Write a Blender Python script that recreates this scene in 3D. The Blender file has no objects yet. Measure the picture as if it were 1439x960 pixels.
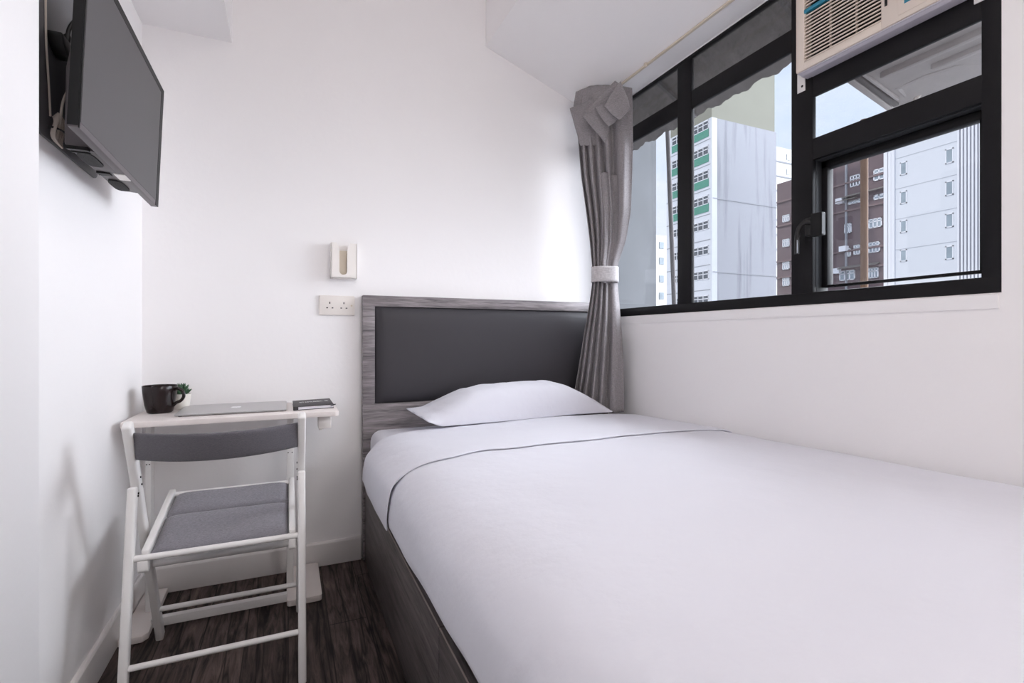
import bpy, bmesh, math, random
from mathutils import Vector, Matrix, noise
random.seed(7)
C = bpy.context.scene.collection
PI = math.pi

# ------------------------------------------------------------------ camera model
FPX = 707.0
TH = math.atan(314.5 / FPX)
CT, ST = math.cos(TH), math.sin(TH)
HC = 0.99
def ray(u, v):
    xc = (u - 719.5) / FPX
    return Vector((xc * CT + ST, -xc * ST + CT, (475 - v) / FPX))
def at(u, v, zc):                       # point at depth zc along the optical axis
    return ray(u, v) * zc + Vector((0, 0, HC))
def atX(u, v, x):
    r = ray(u, v); return r * (x / r.x) + Vector((0, 0, HC))
def atY(u, v, y):
    r = ray(u, v); return r * (y / r.y) + Vector((0, 0, HC))

cam_d = bpy.data.cameras.new('camera')
cam_d.sensor_width = 36.0
cam_d.lens = 36.0 * FPX / 1439.0
cam_d.shift_y = -5.0 / 1439.0
cam_d.clip_start = 0.02
cam_d.clip_end = 500
cam = bpy.data.objects.new('camera', cam_d)
C.objects.link(cam)
cam.location = (0, 0, HC)
cam.rotation_euler = (PI / 2, 0, -TH)
bpy.context.scene.camera = cam

# ------------------------------------------------------------------ materials
def lin(c):
    return tuple(((x / 12.92) if x <= 0.04045 else ((x + 0.055) / 1.055) ** 2.4) for x in c)
def srgb(r, g, b):
    return lin((r / 255, g / 255, b / 255)) + (1.0,)
MATS = {}
def new_mat(name):
    m = bpy.data.materials.new(name); m.use_nodes = True
    nt = m.node_tree
    return m, nt, nt.nodes['Principled BSDF']
def plain(name, col, rough=0.5, metal=0.0, spec=0.5, bump=0.0, bscale=60, var=0.0, vscale=8, sheen=0.0, coat=0.0):
    m, nt, b = new_mat(name)
    N, L = nt.nodes, nt.links
    b.inputs['Roughness'].default_value = rough
    b.inputs['Metallic'].default_value = metal
    b.inputs['Specular IOR Level'].default_value = spec
    b.inputs['Coat Weight'].default_value = coat
    if sheen:
        b.inputs['Sheen Weight'].default_value = sheen
    tc = N.new('ShaderNodeTexCoord')
    no = N.new('ShaderNodeTexNoise'); no.inputs['Scale'].default_value = vscale; no.inputs['Detail'].default_value = 4
    L.new(tc.outputs['Object'], no.inputs['Vector'])
    mx = N.new('ShaderNodeMixRGB'); mx.blend_type = 'MIX'
    a = [max(0, c * (1 - var)) for c in col[:3]] + [1]
    d = [min(1, c * (1 + var)) for c in col[:3]] + [1]
    mx.inputs[1].default_value = a; mx.inputs[2].default_value = d
    L.new(no.outputs['Fac'], mx.inputs[0]); L.new(mx.outputs[0], b.inputs['Base Color'])
    if bump:
        n2 = N.new('ShaderNodeTexNoise'); n2.inputs['Scale'].default_value = bscale; n2.inputs['Detail'].default_value = 5
        L.new(tc.outputs['Object'], n2.inputs['Vector'])
        bp = N.new('ShaderNodeBump'); bp.inputs['Strength'].default_value = bump; bp.inputs['Distance'].default_value = 0.01
        L.new(n2.outputs['Fac'], bp.inputs['Height']); L.new(bp.outputs[0], b.inputs['Normal'])
    MATS[name] = m
    return m
def grain(name, c1, c2, stretch, rough=0.5, scale=9, bump=0.12, fine=60):
    m, nt, b = new_mat(name); N, L = nt.nodes, nt.links
    tc = N.new('ShaderNodeTexCoord'); mp = N.new('ShaderNodeMapping')
    mp.inputs['Scale'].default_value = stretch
    L.new(tc.outputs['Object'], mp.inputs['Vector'])
    n1 = N.new('ShaderNodeTexNoise'); n1.inputs['Scale'].default_value = scale; n1.inputs['Detail'].default_value = 8; n1.inputs['Roughness'].default_value = 0.65; n1.inputs['Distortion'].default_value = 0.6
    n2 = N.new('ShaderNodeTexNoise'); n2.inputs['Scale'].default_value = fine; n2.inputs['Detail'].default_value = 3
    L.new(mp.outputs[0], n1.inputs['Vector']); L.new(mp.outputs[0], n2.inputs['Vector'])
    ad = N.new('ShaderNodeMath'); ad.operation = 'ADD'; L.new(n1.outputs['Fac'], ad.inputs[0])
    mu = N.new('ShaderNodeMath'); mu.operation = 'MULTIPLY_ADD'; mu.inputs[1].default_value = 0.5; mu.inputs[2].default_value = -0.25
    L.new(n2.outputs['Fac'], mu.inputs[0]); L.new(mu.outputs[0], ad.inputs[1])
    cr = N.new('ShaderNodeValToRGB'); cr.color_ramp.elements[0].position = 0.3; cr.color_ramp.elements[1].position = 0.72
    cr.color_ramp.elements[0].color = c1; cr.color_ramp.elements[1].color = c2
    L.new(ad.outputs[0], cr.inputs[0]); L.new(cr.outputs[0], b.inputs['Base Color'])
    b.inputs['Roughness'].default_value = rough
    bp = N.new('ShaderNodeBump'); bp.inputs['Strength'].default_value = bump; bp.inputs['Distance'].default_value = 0.004
    L.new(ad.outputs[0], bp.inputs['Height']); L.new(bp.outputs[0], b.inputs['Normal'])
    MATS[name] = m
    return m
def weave(name, c1, c2, scale=900, rough=0.9, bump=0.3):
    """linen / melange cloth: two crossed fine stretched noises"""
    m, nt, b = new_mat(name); N, L = nt.nodes, nt.links
    tc = N.new('ShaderNodeTexCoord')
    outs = []
    for st in ((1, 1, 0.08), (0.08, 0.08, 1)):
        mp = N.new('ShaderNodeMapping'); mp.inputs['Scale'].default_value = st
        L.new(tc.outputs['Object'], mp.inputs['Vector'])
        n = N.new('ShaderNodeTexNoise'); n.inputs['Scale'].default_value = scale; n.inputs['Detail'].default_value = 2
        L.new(mp.outputs[0], n.inputs['Vector']); outs.append(n.outputs['Fac'])
    ad = N.new('ShaderNodeMath'); ad.operation = 'ADD'; L.new(outs[0], ad.inputs[0]); L.new(outs[1], ad.inputs[1])
    hf = N.new('ShaderNodeMath'); hf.operation = 'MULTIPLY'; hf.inputs[1].default_value = 0.5; L.new(ad.outputs[0], hf.inputs[0])
    cr = N.new('ShaderNodeValToRGB'); cr.color_ramp.elements[0].position = 0.36; cr.color_ramp.elements[1].position = 0.64
    cr.color_ramp.elements[0].color = c1; cr.color_ramp.elements[1].color = c2
    L.new(hf.outputs[0], cr.inputs[0]); L.new(cr.outputs[0], b.inputs['Base Color'])
    b.inputs['Roughness'].default_value = rough; b.inputs['Specular IOR Level'].default_value = 0.2
    b.inputs['Sheen Weight'].default_value = 0.15
    bp = N.new('ShaderNodeBump'); bp.inputs['Strength'].default_value = bump; bp.inputs['Distance'].default_value = 0.001
    L.new(hf.outputs[0], bp.inputs['Height']); L.new(bp.outputs[0], b.inputs['Normal'])
    MATS[name] = m
    return m

plain('wall_paint', srgb(244, 242, 242), 0.75, spec=0.3, bump=0.05, bscale=45, var=0.012, vscale=3)
plain('white_trim', srgb(232, 228, 226), 0.45, bump=0.02, var=0.015)
plain('white_metal', srgb(232, 230, 228), 0.35, var=0.01)
plain('white_plastic', srgb(236, 231, 226), 0.35, var=0.01)
plain('socket_plastic', srgb(232, 226, 220), 0.3, var=0.01)
plain('tissue_paper', srgb(214, 202, 184), 0.9, var=0.02)
plain('desk_laminate', srgb(228, 220, 216), 0.45, var=0.015, vscale=20)
plain('black_frame', srgb(18, 17, 20), 0.5, spec=0.22, bump=0.05, bscale=90, var=0.15)
plain('frame_liner', srgb(42, 44, 48), 0.6, metal=0.0, var=0.08)
plain('lever_highlight', srgb(196, 198, 206), 0.3, metal=0.9, var=0.03)
plain('laptop_metal', srgb(190, 188, 188), 0.4, metal=0.55, var=0.01)
plain('laptop_logo', srgb(240, 240, 242), 0.3, var=0.0)
plain('black_plastic', srgb(26, 25, 27), 0.45, var=0.1)
plain('tv_plastic', srgb(92, 86, 88), 0.45, var=0.05)
plain('shadow_board_grey', srgb(96, 95, 98), 0.5, var=0.03)
plain('tv_black', srgb(14, 14, 15), 0.5, spec=0.3)
plain('tv_grille', srgb(30, 29, 30), 0.7, bump=0.4, bscale=900, var=0.2, vscale=400)
plain('tv_screen', srgb(70, 68, 70), 0.42, spec=0.4, var=0.02)
plain('black_rubber', srgb(18, 18, 19), 0.5, var=0.1)
plain('cable_white', srgb(206, 194, 184), 0.5, var=0.05)
plain('mug_glaze', srgb(32, 22, 22), 0.18, spec=0.35, var=0.08)
plain('pot_ceramic', srgb(226, 222, 214), 0.55, bump=0.05, var=0.02)
plain('soil', srgb(50, 40, 34), 0.95, bump=0.6, bscale=200, var=0.3, vscale=90)
plain('succulent_leaf', srgb(52, 84, 58), 0.45, var=0.25, vscale=60)
plain('notebook_cover', srgb(46, 43, 46), 0.55, bump=0.08, bscale=300, var=0.08)
plain('paper', srgb(232, 230, 236), 0.8, var=0.03, vscale=300)
plain('white_print', srgb(225, 225, 225), 0.6)
plain('edge_highlight', srgb(160, 148, 142), 0.5, var=0.05)
plain('vinyl', srgb(58, 56, 60), 0.5, spec=0.35, bump=0.05, bscale=260, var=0.04)
plain('linen_white', srgb(216, 216, 224), 0.88, spec=0.15, bump=0.55, bscale=11, var=0.008, sheen=0.1)
plain('ac_plastic', srgb(226, 214, 202), 0.42, var=0.02)
plain('ac_lilac', srgb(198, 194, 204), 0.35, var=0.03)
plain('ac_dark', srgb(24, 22, 22), 0.7, var=0.1)
plain('ac_teal', srgb(36, 132, 160), 0.45, var=0.04)
plain('ac_steel_shade_dirt', srgb(96, 90, 88), 0.7, bump=0.1, var=0.2, vscale=20)  # darker steel: shade painted into the grooves, rusty dirt on the flange
plain('ac_steel', srgb(186, 178, 174), 0.6, metal=0.2, bump=0.1, bscale=30, var=0.12, vscale=14)
plain('rail_cream', srgb(214, 202, 184), 0.5, var=0.04)
plain('concrete_grey', srgb(112, 114, 117), 0.9, bump=0.3, bscale=3, var=0.22, vscale=0.9)
plain('awning_sheet', srgb(112, 106, 103), 0.85, bump=0.2, bscale=20, var=0.25, vscale=5)
plain('pipe_grey', srgb(84, 80, 82), 0.7, var=0.2, vscale=6)
plain('pipe_rust', srgb(118, 90, 70), 0.8, var=0.22, vscale=12)
plain('tower_white', srgb(214, 216, 222), 0.9, var=0.05, vscale=0.5)
plain('tower_olive', srgb(138, 137, 124), 0.9, var=0.08, vscale=0.4)
plain('tower_green', srgb(70, 142, 122), 0.7, var=0.08, vscale=2)
plain('glass_dark', srgb(70, 76, 84), 0.2, spec=0.6, var=0.35, vscale=1.2)
plain('glass_pale', srgb(150, 162, 170), 0.25, spec=0.6, var=0.3, vscale=1.0)
plain('brick_brown', srgb(102, 87, 90), 0.9, bump=0.2, bscale=3, var=0.16, vscale=1.3)
plain('brick_trim', srgb(118, 100, 101), 0.9, var=0.1, vscale=2)
plain('tower_grey', srgb(218, 220, 225), 0.85, var=0.02, vscale=0.3)
plain('joint_line', srgb(190, 192, 198), 0.85, var=0.02)
plain('tower_line', srgb(150, 152, 158), 0.85, var=0.05)
plain('louvre_dark', srgb(66, 68, 80), 0.8, var=0.1)
plain('louvre_white', srgb(232, 232, 236), 0.7, var=0.02)
plain('pale_block', srgb(226, 224, 218), 0.9, var=0.04, vscale=0.4)
plain('street', srgb(96, 96, 98), 0.95, var=0.1, vscale=0.1)
plain('lamp_diffuser', srgb(240, 240, 240), 0.5)
grain('wood_headboard', srgb(82, 77, 80), srgb(158, 150, 152), (0.35, 1, 5), 0.5, 9, fine=50)
grain('wood_base', srgb(58, 53, 53), srgb(112, 104, 103), (5, 0.35, 5), 0.5, 8, fine=45)
weave('curtain_linen', srgb(122, 118, 120), srgb(164, 159, 161), 1100)
weave('tieback_cloth', srgb(168, 164, 166), srgb(210, 206, 207), 700)
weave('chair_fabric', srgb(112, 110, 116), srgb(148, 145, 152), 2000)
weave('chair_back_fabric', srgb(80, 78, 83), srgb(112, 109, 114), 2000)

def floor_mat():
    m, nt, b = new_mat('floor_planks'); N, L = nt.nodes, nt.links
    tc = N.new('ShaderNodeTexCoord')
    mp = N.new('ShaderNodeMapping'); mp.inputs['Rotation'].default_value = (0, 0, PI / 2)
    L.new(tc.outputs['Object'], mp.inputs['Vector'])
    br = N.new('ShaderNodeTexBrick'); br.offset = 0.37
    br.inputs['Scale'].default_value = 1.0
    br.inputs['Brick Width'].default_value = 0.92; br.inputs['Row Height'].default_value = 0.128
    br.inputs['Mortar Size'].default_value = 0.0022; br.inputs['Mortar Smooth'].default_value = 0.2
    br.inputs['Color1'].default_value = (0.35, 0.35, 0.35, 1); br.inputs['Color2'].default_value = (0.75, 0.75, 0.75, 1)
    br.inputs['Mortar'].default_value = (0.0, 0.0, 0.0, 1)
    L.new(mp.outputs[0], br.inputs['Vector'])
    m2 = N.new('ShaderNodeMapping'); m2.inputs['Scale'].default_value = (9, 0.9, 1)
    L.new(tc.outputs['Object'], m2.inputs['Vector'])
    n1 = N.new('ShaderNodeTexNoise'); n1.inputs['Scale'].default_value = 5; n1.inputs['Detail'].default_value = 9; n1.inputs['Roughness'].default_value = 0.7; n1.inputs['Distortion'].default_value = 0.8
    L.new(m2.outputs[0], n1.inputs['Vector'])
    n3 = N.new('ShaderNodeTexNoise'); n3.inputs['Scale'].default_value = 9; n3.inputs['Detail'].default_value = 4
    L.new(tc.outputs['Object'], n3.inputs['Vector'])
    # long cracks
    m3 = N.new('ShaderNodeMapping'); m3.inputs['Scale'].default_value = (16, 1.1, 1)
    L.new(tc.outputs['Object'], m3.inputs['Vector'])
    vo = N.new('ShaderNodeTexVoronoi'); vo.feature = 'DISTANCE_TO_EDGE'; vo.inputs['Scale'].default_value = 1.0
    nz = N.new('ShaderNodeTexNoise'); nz.inputs['Scale'].default_value = 3; L.new(m3.outputs[0], nz.inputs['Vector'])
    va = N.new('ShaderNodeMixRGB'); va.blend_type = 'ADD'; va.inputs[0].default_value = 0.5
    L.new(m3.outputs[0], va.inputs[1]); L.new(nz.outputs['Color'], va.inputs[2])
    L.new(va.outputs[0], vo.inputs['Vector'])
    cr = N.new('ShaderNodeValToRGB'); cr.color_ramp.elements[0].position = 0.0; cr.color_ramp.elements[1].position = 0.07
    cr.color_ramp.elements[0].color = (0.05, 0.05, 0.05, 1); cr.color_ramp.elements[1].color = (1, 1, 1, 1)
    L.new(vo.outputs['Distance'], cr.inputs[0])
    c2 = N.new('ShaderNodeValToRGB'); c2.color_ramp.elements[0].position = 0.36; c2.color_ramp.elements[1].position = 0.66
    c2.color_ramp.elements[0].color = srgb(40, 33, 32); c2.color_ramp.elements[1].color = srgb(128, 110, 104)
    L.new(n1.outputs['Fac'], c2.inputs[0])
    mu = N.new('ShaderNodeMixRGB'); mu.blend_type = 'MULTIPLY'; mu.inputs[0].default_value = 0.85
    L.new(c2.outputs[0], mu.inputs[1]); L.new(cr.outputs[0], mu.inputs[2])
    mu2 = N.new('ShaderNodeMixRGB'); mu2.blend_type = 'MULTIPLY'; mu2.inputs[0].default_value = 0.8
    L.new(mu.outputs[0], mu2.inputs[1]); L.new(br.outputs['Color'], mu2.inputs[2])
    mu3 = N.new('ShaderNodeMixRGB'); mu3.blend_type = 'OVERLAY'; mu3.inputs[0].default_value = 0.6
    L.new(mu2.outputs[0], mu3.inputs[1]); L.new(n3.outputs['Fac'], mu3.inputs[2])
    L.new(mu3.outputs[0], b.inputs['Base Color'])
    b.inputs['Roughness'].default_value = 0.62; b.inputs['Specular IOR Level'].default_value = 0.25
    bp = N.new('ShaderNodeBump'); bp.inputs['Strength'].default_value = 0.25; bp.inputs['Distance'].default_value = 0.003
    L.new(cr.outputs[0], bp.inputs['Height']); L.new(bp.outputs[0], b.inputs['Normal'])
    MATS['floor_planks'] = m
floor_mat()

def glass_mat(name, dirt, speck, col=(150, 148, 145)):
    m, nt, b = new_mat(name); N, L = nt.nodes, nt.links
    N.remove(b)
    out = N['Material Output']
    tr = N.new('ShaderNodeBsdfTransparent'); tr.inputs[0].default_value = (0.98, 0.985, 1, 1)
    gl = N.new('ShaderNodeBsdfGlossy'); gl.inputs['Roughness'].default_value = 0.03
    df = N.new('ShaderNodeBsdfDiffuse'); df.inputs[0].default_value = srgb(*col)
    tl = N.new('ShaderNodeBsdfTranslucent'); tl.inputs[0].default_value = srgb(*col)
    md = N.new('ShaderNodeMixShader'); md.inputs[0].default_value = 0.6
    L.new(df.outputs[0], md.inputs[1]); L.new(tl.outputs[0], md.inputs[2])
    m1 = N.new('ShaderNodeMixShader'); m1.inputs[0].default_value = 0.035
    L.new(tr.outputs[0], m1.inputs[1]); L.new(gl.outputs[0], m1.inputs[2])
    tc = N.new('ShaderNodeTexCoord')
    n1 = N.new('ShaderNodeTexNoise'); n1.inputs['Scale'].default_value = 14; n1.inputs['Detail'].default_value = 8; n1.inputs['Roughness'].default_value = 0.7
    L.new(tc.outputs['Object'], n1.inputs['Vector'])
    n2 = N.new('ShaderNodeTexNoise'); n2.inputs['Scale'].default_value = 170; n2.inputs['Detail'].default_value = 1
    L.new(tc.outputs['Object'], n2.inputs['Vector'])
    r1 = N.new('ShaderNodeMapRange'); r1.inputs['From Min'].default_value = 0.35; r1.inputs['From Max'].default_value = 0.75; r1.inputs['To Min'].default_value = dirt * 0.5; r1.inputs['To Max'].default_value = dirt * 1.5
    L.new(n1.outputs['Fac'], r1.inputs['Value'])
    r2 = N.new('ShaderNodeMapRange'); r2.inputs['From Min'].default_value = 0.62; r2.inputs['From Max'].default_value = 0.72; r2.inputs['To Min'].default_value = 0; r2.inputs['To Max'].default_value = speck
    L.new(n2.outputs['Fac'], r2.inputs['Value'])
    ad = N.new('ShaderNodeMath'); ad.operation = 'ADD'; ad.use_clamp = True
    L.new(r1.outputs[0], ad.inputs[0]); L.new(r2.outputs[0], ad.inputs[1])
    m2 = N.new('ShaderNodeMixShader')
    L.new(ad.outputs[0], m2.inputs[0]); L.new(m1.outputs[0], m2.inputs[1]); L.new(md.outputs[0], m2.inputs[2])
    L.new(m2.outputs[0], out.inputs['Surface'])
    MATS[name] = m
glass_mat('glass_clean', 0.006, 0.0)
glass_mat('glass_dusty', 0.018, 0.03)
glass_mat('glass_dirty', 0.22, 0.30, (72, 68, 65))

def streak_mat():
    """white concrete with dark vertical weather streaks"""
    m, nt, b = new_mat('tower_streaked'); N, L = nt.nodes, nt.links
    tc = N.new('ShaderNodeTexCoord'); mp = N.new('ShaderNodeMapping'); mp.inputs['Scale'].default_value = (0.9, 0.9, 0.05)
    L.new(tc.outputs['Object'], mp.inputs['Vector'])
    n = N.new('ShaderNodeTexNoise'); n.inputs['Scale'].default_value = 1.4; n.inputs['Detail'].default_value = 5
    L.new(mp.outputs[0], n.inputs['Vector'])
    cr = N.new('ShaderNodeValToRGB'); cr.color_ramp.elements[0].position = 0.3; cr.color_ramp.elements[1].position = 0.48
    cr.color_ramp.elements[0].color = srgb(132, 133, 140); cr.color_ramp.elements[1].color = srgb(162, 163, 170)
    L.new(n.outputs['Fac'], cr.inputs[0]); L.new(cr.outputs[0], b.inputs['Base Color'])
    b.inputs['Roughness'].default_value = 0.9
    MATS['tower_streaked'] = m
streak_mat()

# ------------------------------------------------------------------ mesh helpers
class MB:
    def __init__(self):
        self.v = []; self.f = []; self.mi = []; self.mats = []
    def _m(self, name):
        if name not in self.mats: self.mats.append(name)
        return self.mats.index(name)
    def add(self, verts, faces, mat):
        o = len(self.v); k = self._m(mat)
        self.v += [Vector(p) for p in verts]
        for f in faces:
            self.f.append([i + o for i in f]); self.mi.append(k)
        return self
    def from_bm(self, bm, mat):
        bm.verts.index_update()
        self.add([v.co.copy() for v in bm.verts], [[v.index for v in f.verts] for f in bm.faces], mat)
        bm.free(); return self
    def box(self, x0, x1, y0, y1, z0, z1, mat, bev=0.0, seg=2, M=None):
        bm = bmesh.new(); bmesh.ops.create_cube(bm, size=1)
        for v in bm.verts:
            v.co = Vector(((x0 + x1) / 2 + v.co.x * (x1 - x0), (y0 + y1) / 2 + v.co.y * (y1 - y0), (z0 + z1) / 2 + v.co.z * (z1 - z0)))
        if bev: bmesh.ops.bevel(bm, geom=bm.edges[:], offset=bev, segments=seg, profile=0.5, affect='EDGES')
        if M is not None: bmesh.ops.transform(bm, matrix=M, verts=bm.verts)
        return self.from_bm(bm, mat)
    def beam(self, p0, p1, w, h, side, mat, bev=0.0, seg=2):
        """bar p0->p1; w along `side`, h along the remaining axis"""
        p0, p1 = Vector(p0), Vector(p1); d = p1 - p0; ln = d.length; d.normalize()
        s = Vector(side); s = (s - d * s.dot(d)).normalized(); n = d.cross(s)
        M = Matrix((s, d, n)).transposed().to_4x4(); M.translation = (p0 + p1) / 2
        return self.box(-w / 2, w / 2, -ln / 2, ln / 2, -h / 2, h / 2, mat, bev, seg, M)
    def tube(self, pts, r, mat, n=10, caps=True, closed=False):
        pts = [Vector(p) for p in pts]; rings = []
        k = len(pts); up = None; vs = []; fs = []
        for i, p in enumerate(pts):
            if closed: t = pts[(i + 1) % k] - pts[i - 1]
            else: t = pts[min(i + 1, k - 1)] - pts[max(i - 1, 0)]
            t.normalize()
            if up is None:
                up = Vector((0, 0, 1)) if abs(t.z) < 0.9 else Vector((1, 0, 0))
            a = (up - t * up.dot(t)).normalized(); up = a; b = t.cross(a)
            rr = r[i] if isinstance(r, (list, tuple)) else r
            for j in range(n):
                an = 2 * PI * j / n
                vs.append(p + (a * math.cos(an) + b * math.sin(an)) * rr)
        m = k if closed else k - 1
        for i in range(m):
            i2 = (i + 1) % k
            for j in range(n):
                fs.append((i * n + j, i * n + (j + 1) % n, i2 * n + (j + 1) % n, i2 * n + j))
        if caps and not closed:
            fs.append(tuple(reversed(range(n)))); fs.append(tuple((k - 1) * n + j for j in range(n)))
        return self.add(vs, fs, mat)
    def lathe(self, c, prof, mat, n=40):
        c = Vector(c); vs = []; fs = []; k = len(prof)
        for (r, z) in prof:
            for j in range(n):
                an = 2 * PI * j / n
                vs.append(c + Vector((r * math.cos(an), r * math.sin(an), z)))
        for i in range(k - 1):
            for j in range(n):
                fs.append((i * n + j, i * n + (j + 1) % n, (i + 1) * n + (j + 1) % n, (i + 1) * n + j))
        if prof[0][0] > 1e-5: fs.append(tuple(reversed(range(n))))
        if prof[-1][0] > 1e-5: fs.append(tuple((k - 1) * n + j for j in range(n)))
        return self.add(vs, fs, mat)
    def prism(self, poly, ax, a0, a1, mat, bev=0.0, seg=2):
        """2D polygon extruded along axis ax; poly coordinates are the other two axes in order"""
        bm = bmesh.new()
        def P(q, a):
            return {'x': (a, q[0], q[1]), 'y': (q[0], a, q[1]), 'z': (q[0], q[1], a)}[ax]
        lo = [bm.verts.new(P(q, a0)) for q in poly]; hi = [bm.verts.new(P(q, a1)) for q in poly]
        n = len(poly)
        bm.faces.new(lo); bm.faces.new(list(reversed(hi)))
        for i in range(n): bm.faces.new((lo[i], hi[i], hi[(i + 1) % n], lo[(i + 1) % n]))
        bmesh.ops.recalc_face_normals(bm, faces=bm.faces)
        if bev: bmesh.ops.bevel(bm, geom=bm.edges[:], offset=bev, segments=seg, profile=0.5, affect='EDGES')
        return self.from_bm(bm, mat)
    def grid(self, rows, mat, closed_u=False):
        """rows: list of equal-length point lists"""
        n = len(rows[0]); vs = [p for r in rows for p in r]; fs = []
        for i in range(len(rows) - 1):
            for j in range(n if closed_u else n - 1):
                fs.append((i * n + j, i * n + (j + 1) % n, (i + 1) * n + (j + 1) % n, (i + 1) * n + j))
        return self.add(vs, fs, mat)
    def build(self, name, parent=None, smooth=True, angle=38, weld=False):
        me = bpy.data.meshes.new(name)
        off = Vector((0, 0, 0))
        p = parent
        while p is not None:
            off += p.location; p = p.parent
        me.from_pydata([tuple(q - off) for q in self.v], [], self.f)
        for m in self.mats: me.materials.append(MATS[m])
        me.polygons.foreach_set('material_index', self.mi)
        bm = bmesh.new(); bm.from_mesh(me)
        if weld: bmesh.ops.remove_doubles(bm, verts=bm.verts, dist=1e-5)
        bmesh.ops.recalc_face_normals(bm, faces=bm.faces)
        bm.to_mesh(me); bm.free()
        if smooth:
            me.shade_smooth()
            me.set_sharp_from_angle(angle=math.radians(angle))
        me.update()
        o = bpy.data.objects.new(name, me); C.objects.link(o)
        if parent is not None: o.parent = parent
        return o
def tag(o, label=None, cat=None, group=None, kind=None):
    if label: o['label'] = label
    if cat: o['category'] = cat
    if group: o['group'] = group
    if kind: o['kind'] = kind
    return o
def thing(name, loc, label, cat, group=None, kind=None):
    o = bpy.data.objects.new(name, None); C.objects.link(o); o.location = loc
    o.empty_display_size = 0.05
    return tag(o, label, cat, group, kind)
def copy_tree(o, loc):
    r = o.copy(); C.objects.link(r); r.location = loc
    for ch in o.children:
        c = ch.copy(); C.objects.link(c); c.parent = r
        for g in ch.children:
            d = g.copy(); C.objects.link(d); d.parent = c
    return r
def solidify(o, t, offset=0):
    m = o.modifiers.new('thickness', 'SOLIDIFY'); m.thickness = t; m.offset = offset; return o
def subsurf(o, n=1):
    m = o.modifiers.new('smooth', 'SUBSURF'); m.levels = n; m.render_levels = n; return o
def catmull(pts, n):
    pts = [Vector(p) for p in pts]; out = []; k = len(pts)
    for i in range(n):
        t = i / (n - 1) * (k - 1); a = min(int(t), k - 2); u = t - a
        p0 = pts[max(a - 1, 0)]; p1 = pts[a]; p2 = pts[a + 1]; p3 = pts[min(a + 2, k - 1)]
        out.append(0.5 * ((2 * p1) + (p2 - p0) * u + (2 * p0 - 5 * p1 + 4 * p2 - p3) * u * u + (3 * p1 - p0 - 3 * p2 + p3) * u ** 3))
    return out
def lerp_table(tab, x):
    if x <= tab[0][0]: return tab[0][1]
    for (a, b), (c, d) in zip(tab, tab[1:]):
        if x <= c:
            return b + (d - b) * (x - a) / (c - a)
    return tab[-1][1]

# ------------------------------------------------------------------ room shell
XL, XR, YB, CEIL, YF = -0.512, 1.60, 2.34, 2.78, -1.3
def struct(name, mb, label, cat='wall', smooth=False):
    return tag(mb.build(name, smooth=smooth), label, cat, None, 'structure')
struct('floor', MB().box(XL - 0.1, XR + 0.03, YF - 0.1, YB + 0.05, -0.1, 0.0, 'floor_planks'), 'dark brown wood plank floor', 'floor')
struct('ceiling', MB().box(XL - 0.1, XR + 0.03, YF - 0.1, YB + 0.05, CEIL, CEIL + 0.15, 'wall_paint'), 'white ceiling', 'ceiling')
struct('wall_back', MB().box(XL - 0.1, XR + 0.03, YB, YB + 0.05, 0, CEIL, 'wall_paint'), 'white back wall behind the headboard')
mb = MB().box(XL - 0.12, XL, 1.206, YB, 0, CEIL, 'wall_paint')
mb.box(XL - 0.12, -0.42, YF, 1.206, 0, CEIL, 'wall_paint', bev=0.004)
struct('wall_left', mb, 'white left wall with a step beside the television', smooth=True)
struct('wall_front', MB().box(XL - 0.1, XR + 0.03, YF - 0.12, YF, 0, CEIL, 'wall_paint'), 'white wall behind the viewer')
WY0, WY1, WZ0, WZ1 = 0.640, 2.31, 1.102, 2.222
mb = MB()
for b_ in ((YF, YB, 0, WZ0), (YF, YB, WZ1, CEIL), (YF, WY0, WZ0, WZ1), (WY1, YB, WZ0, WZ1)):
    mb.box(XR, XR + 0.03, *b_, 'wall_paint')
struct('wall_right', mb, 'white window wall beside the bed')
# plaster rim under the window
mb = MB().prism([(XR - 0.006, 1.098), (XR + 0.001, 1.100), (XR + 0.001, 1.063), (XR - 0.003, 1.063)], 'y', 0.645, 2.30, 'wall_paint')
struct('trim_1', mb, 'white plaster rim under the black window', 'trim')
# sloping soffit beam on the window side, flat strip above the window
mb = MB().prism([(0.899, CEIL + 0.01), (0.899, 2.44), (1.485, 2.2275), (1.601, 2.2275), (1.601, CEIL + 0.01)], 'y', YF, YB + 0.01, 'wall_paint')
struct('ceiling_beam', mb, 'white sloping soffit above the window', 'beam')
mb = MB().box(XL - 0.01, -0.209, YF, YB + 0.01, 2.195, CEIL + 0.01, 'wall_paint')
struct('ceiling_beam', mb, 'white boxed beam in the top left corner above the television', 'beam')
# baseboards
def skirting(name, poly, ax, a0, a1, lab):
    struct(name, MB().prism(poly, ax, a0, a1, 'white_trim', 0.002), lab, 'baseboard', True)
skirting('baseboard_back', [(YB + 0.001, 0), (YB + 0.001, 0.104), (YB - 0.008, 0.104), (YB - 0.013, 0.096), (YB - 0.013, 0)], 'x', XL + 0.0, 0.298, 'white baseboard along the back wall')
skirting('baseboard_left', [(XL - 0.001, 0), (XL - 0.001, 0.104), (XL + 0.008, 0.104), (XL + 0.013, 0.096), (XL + 0.013, 0)], 'y', 1.207, YB - 0.014, 'white baseboard along the left wall')

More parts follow.
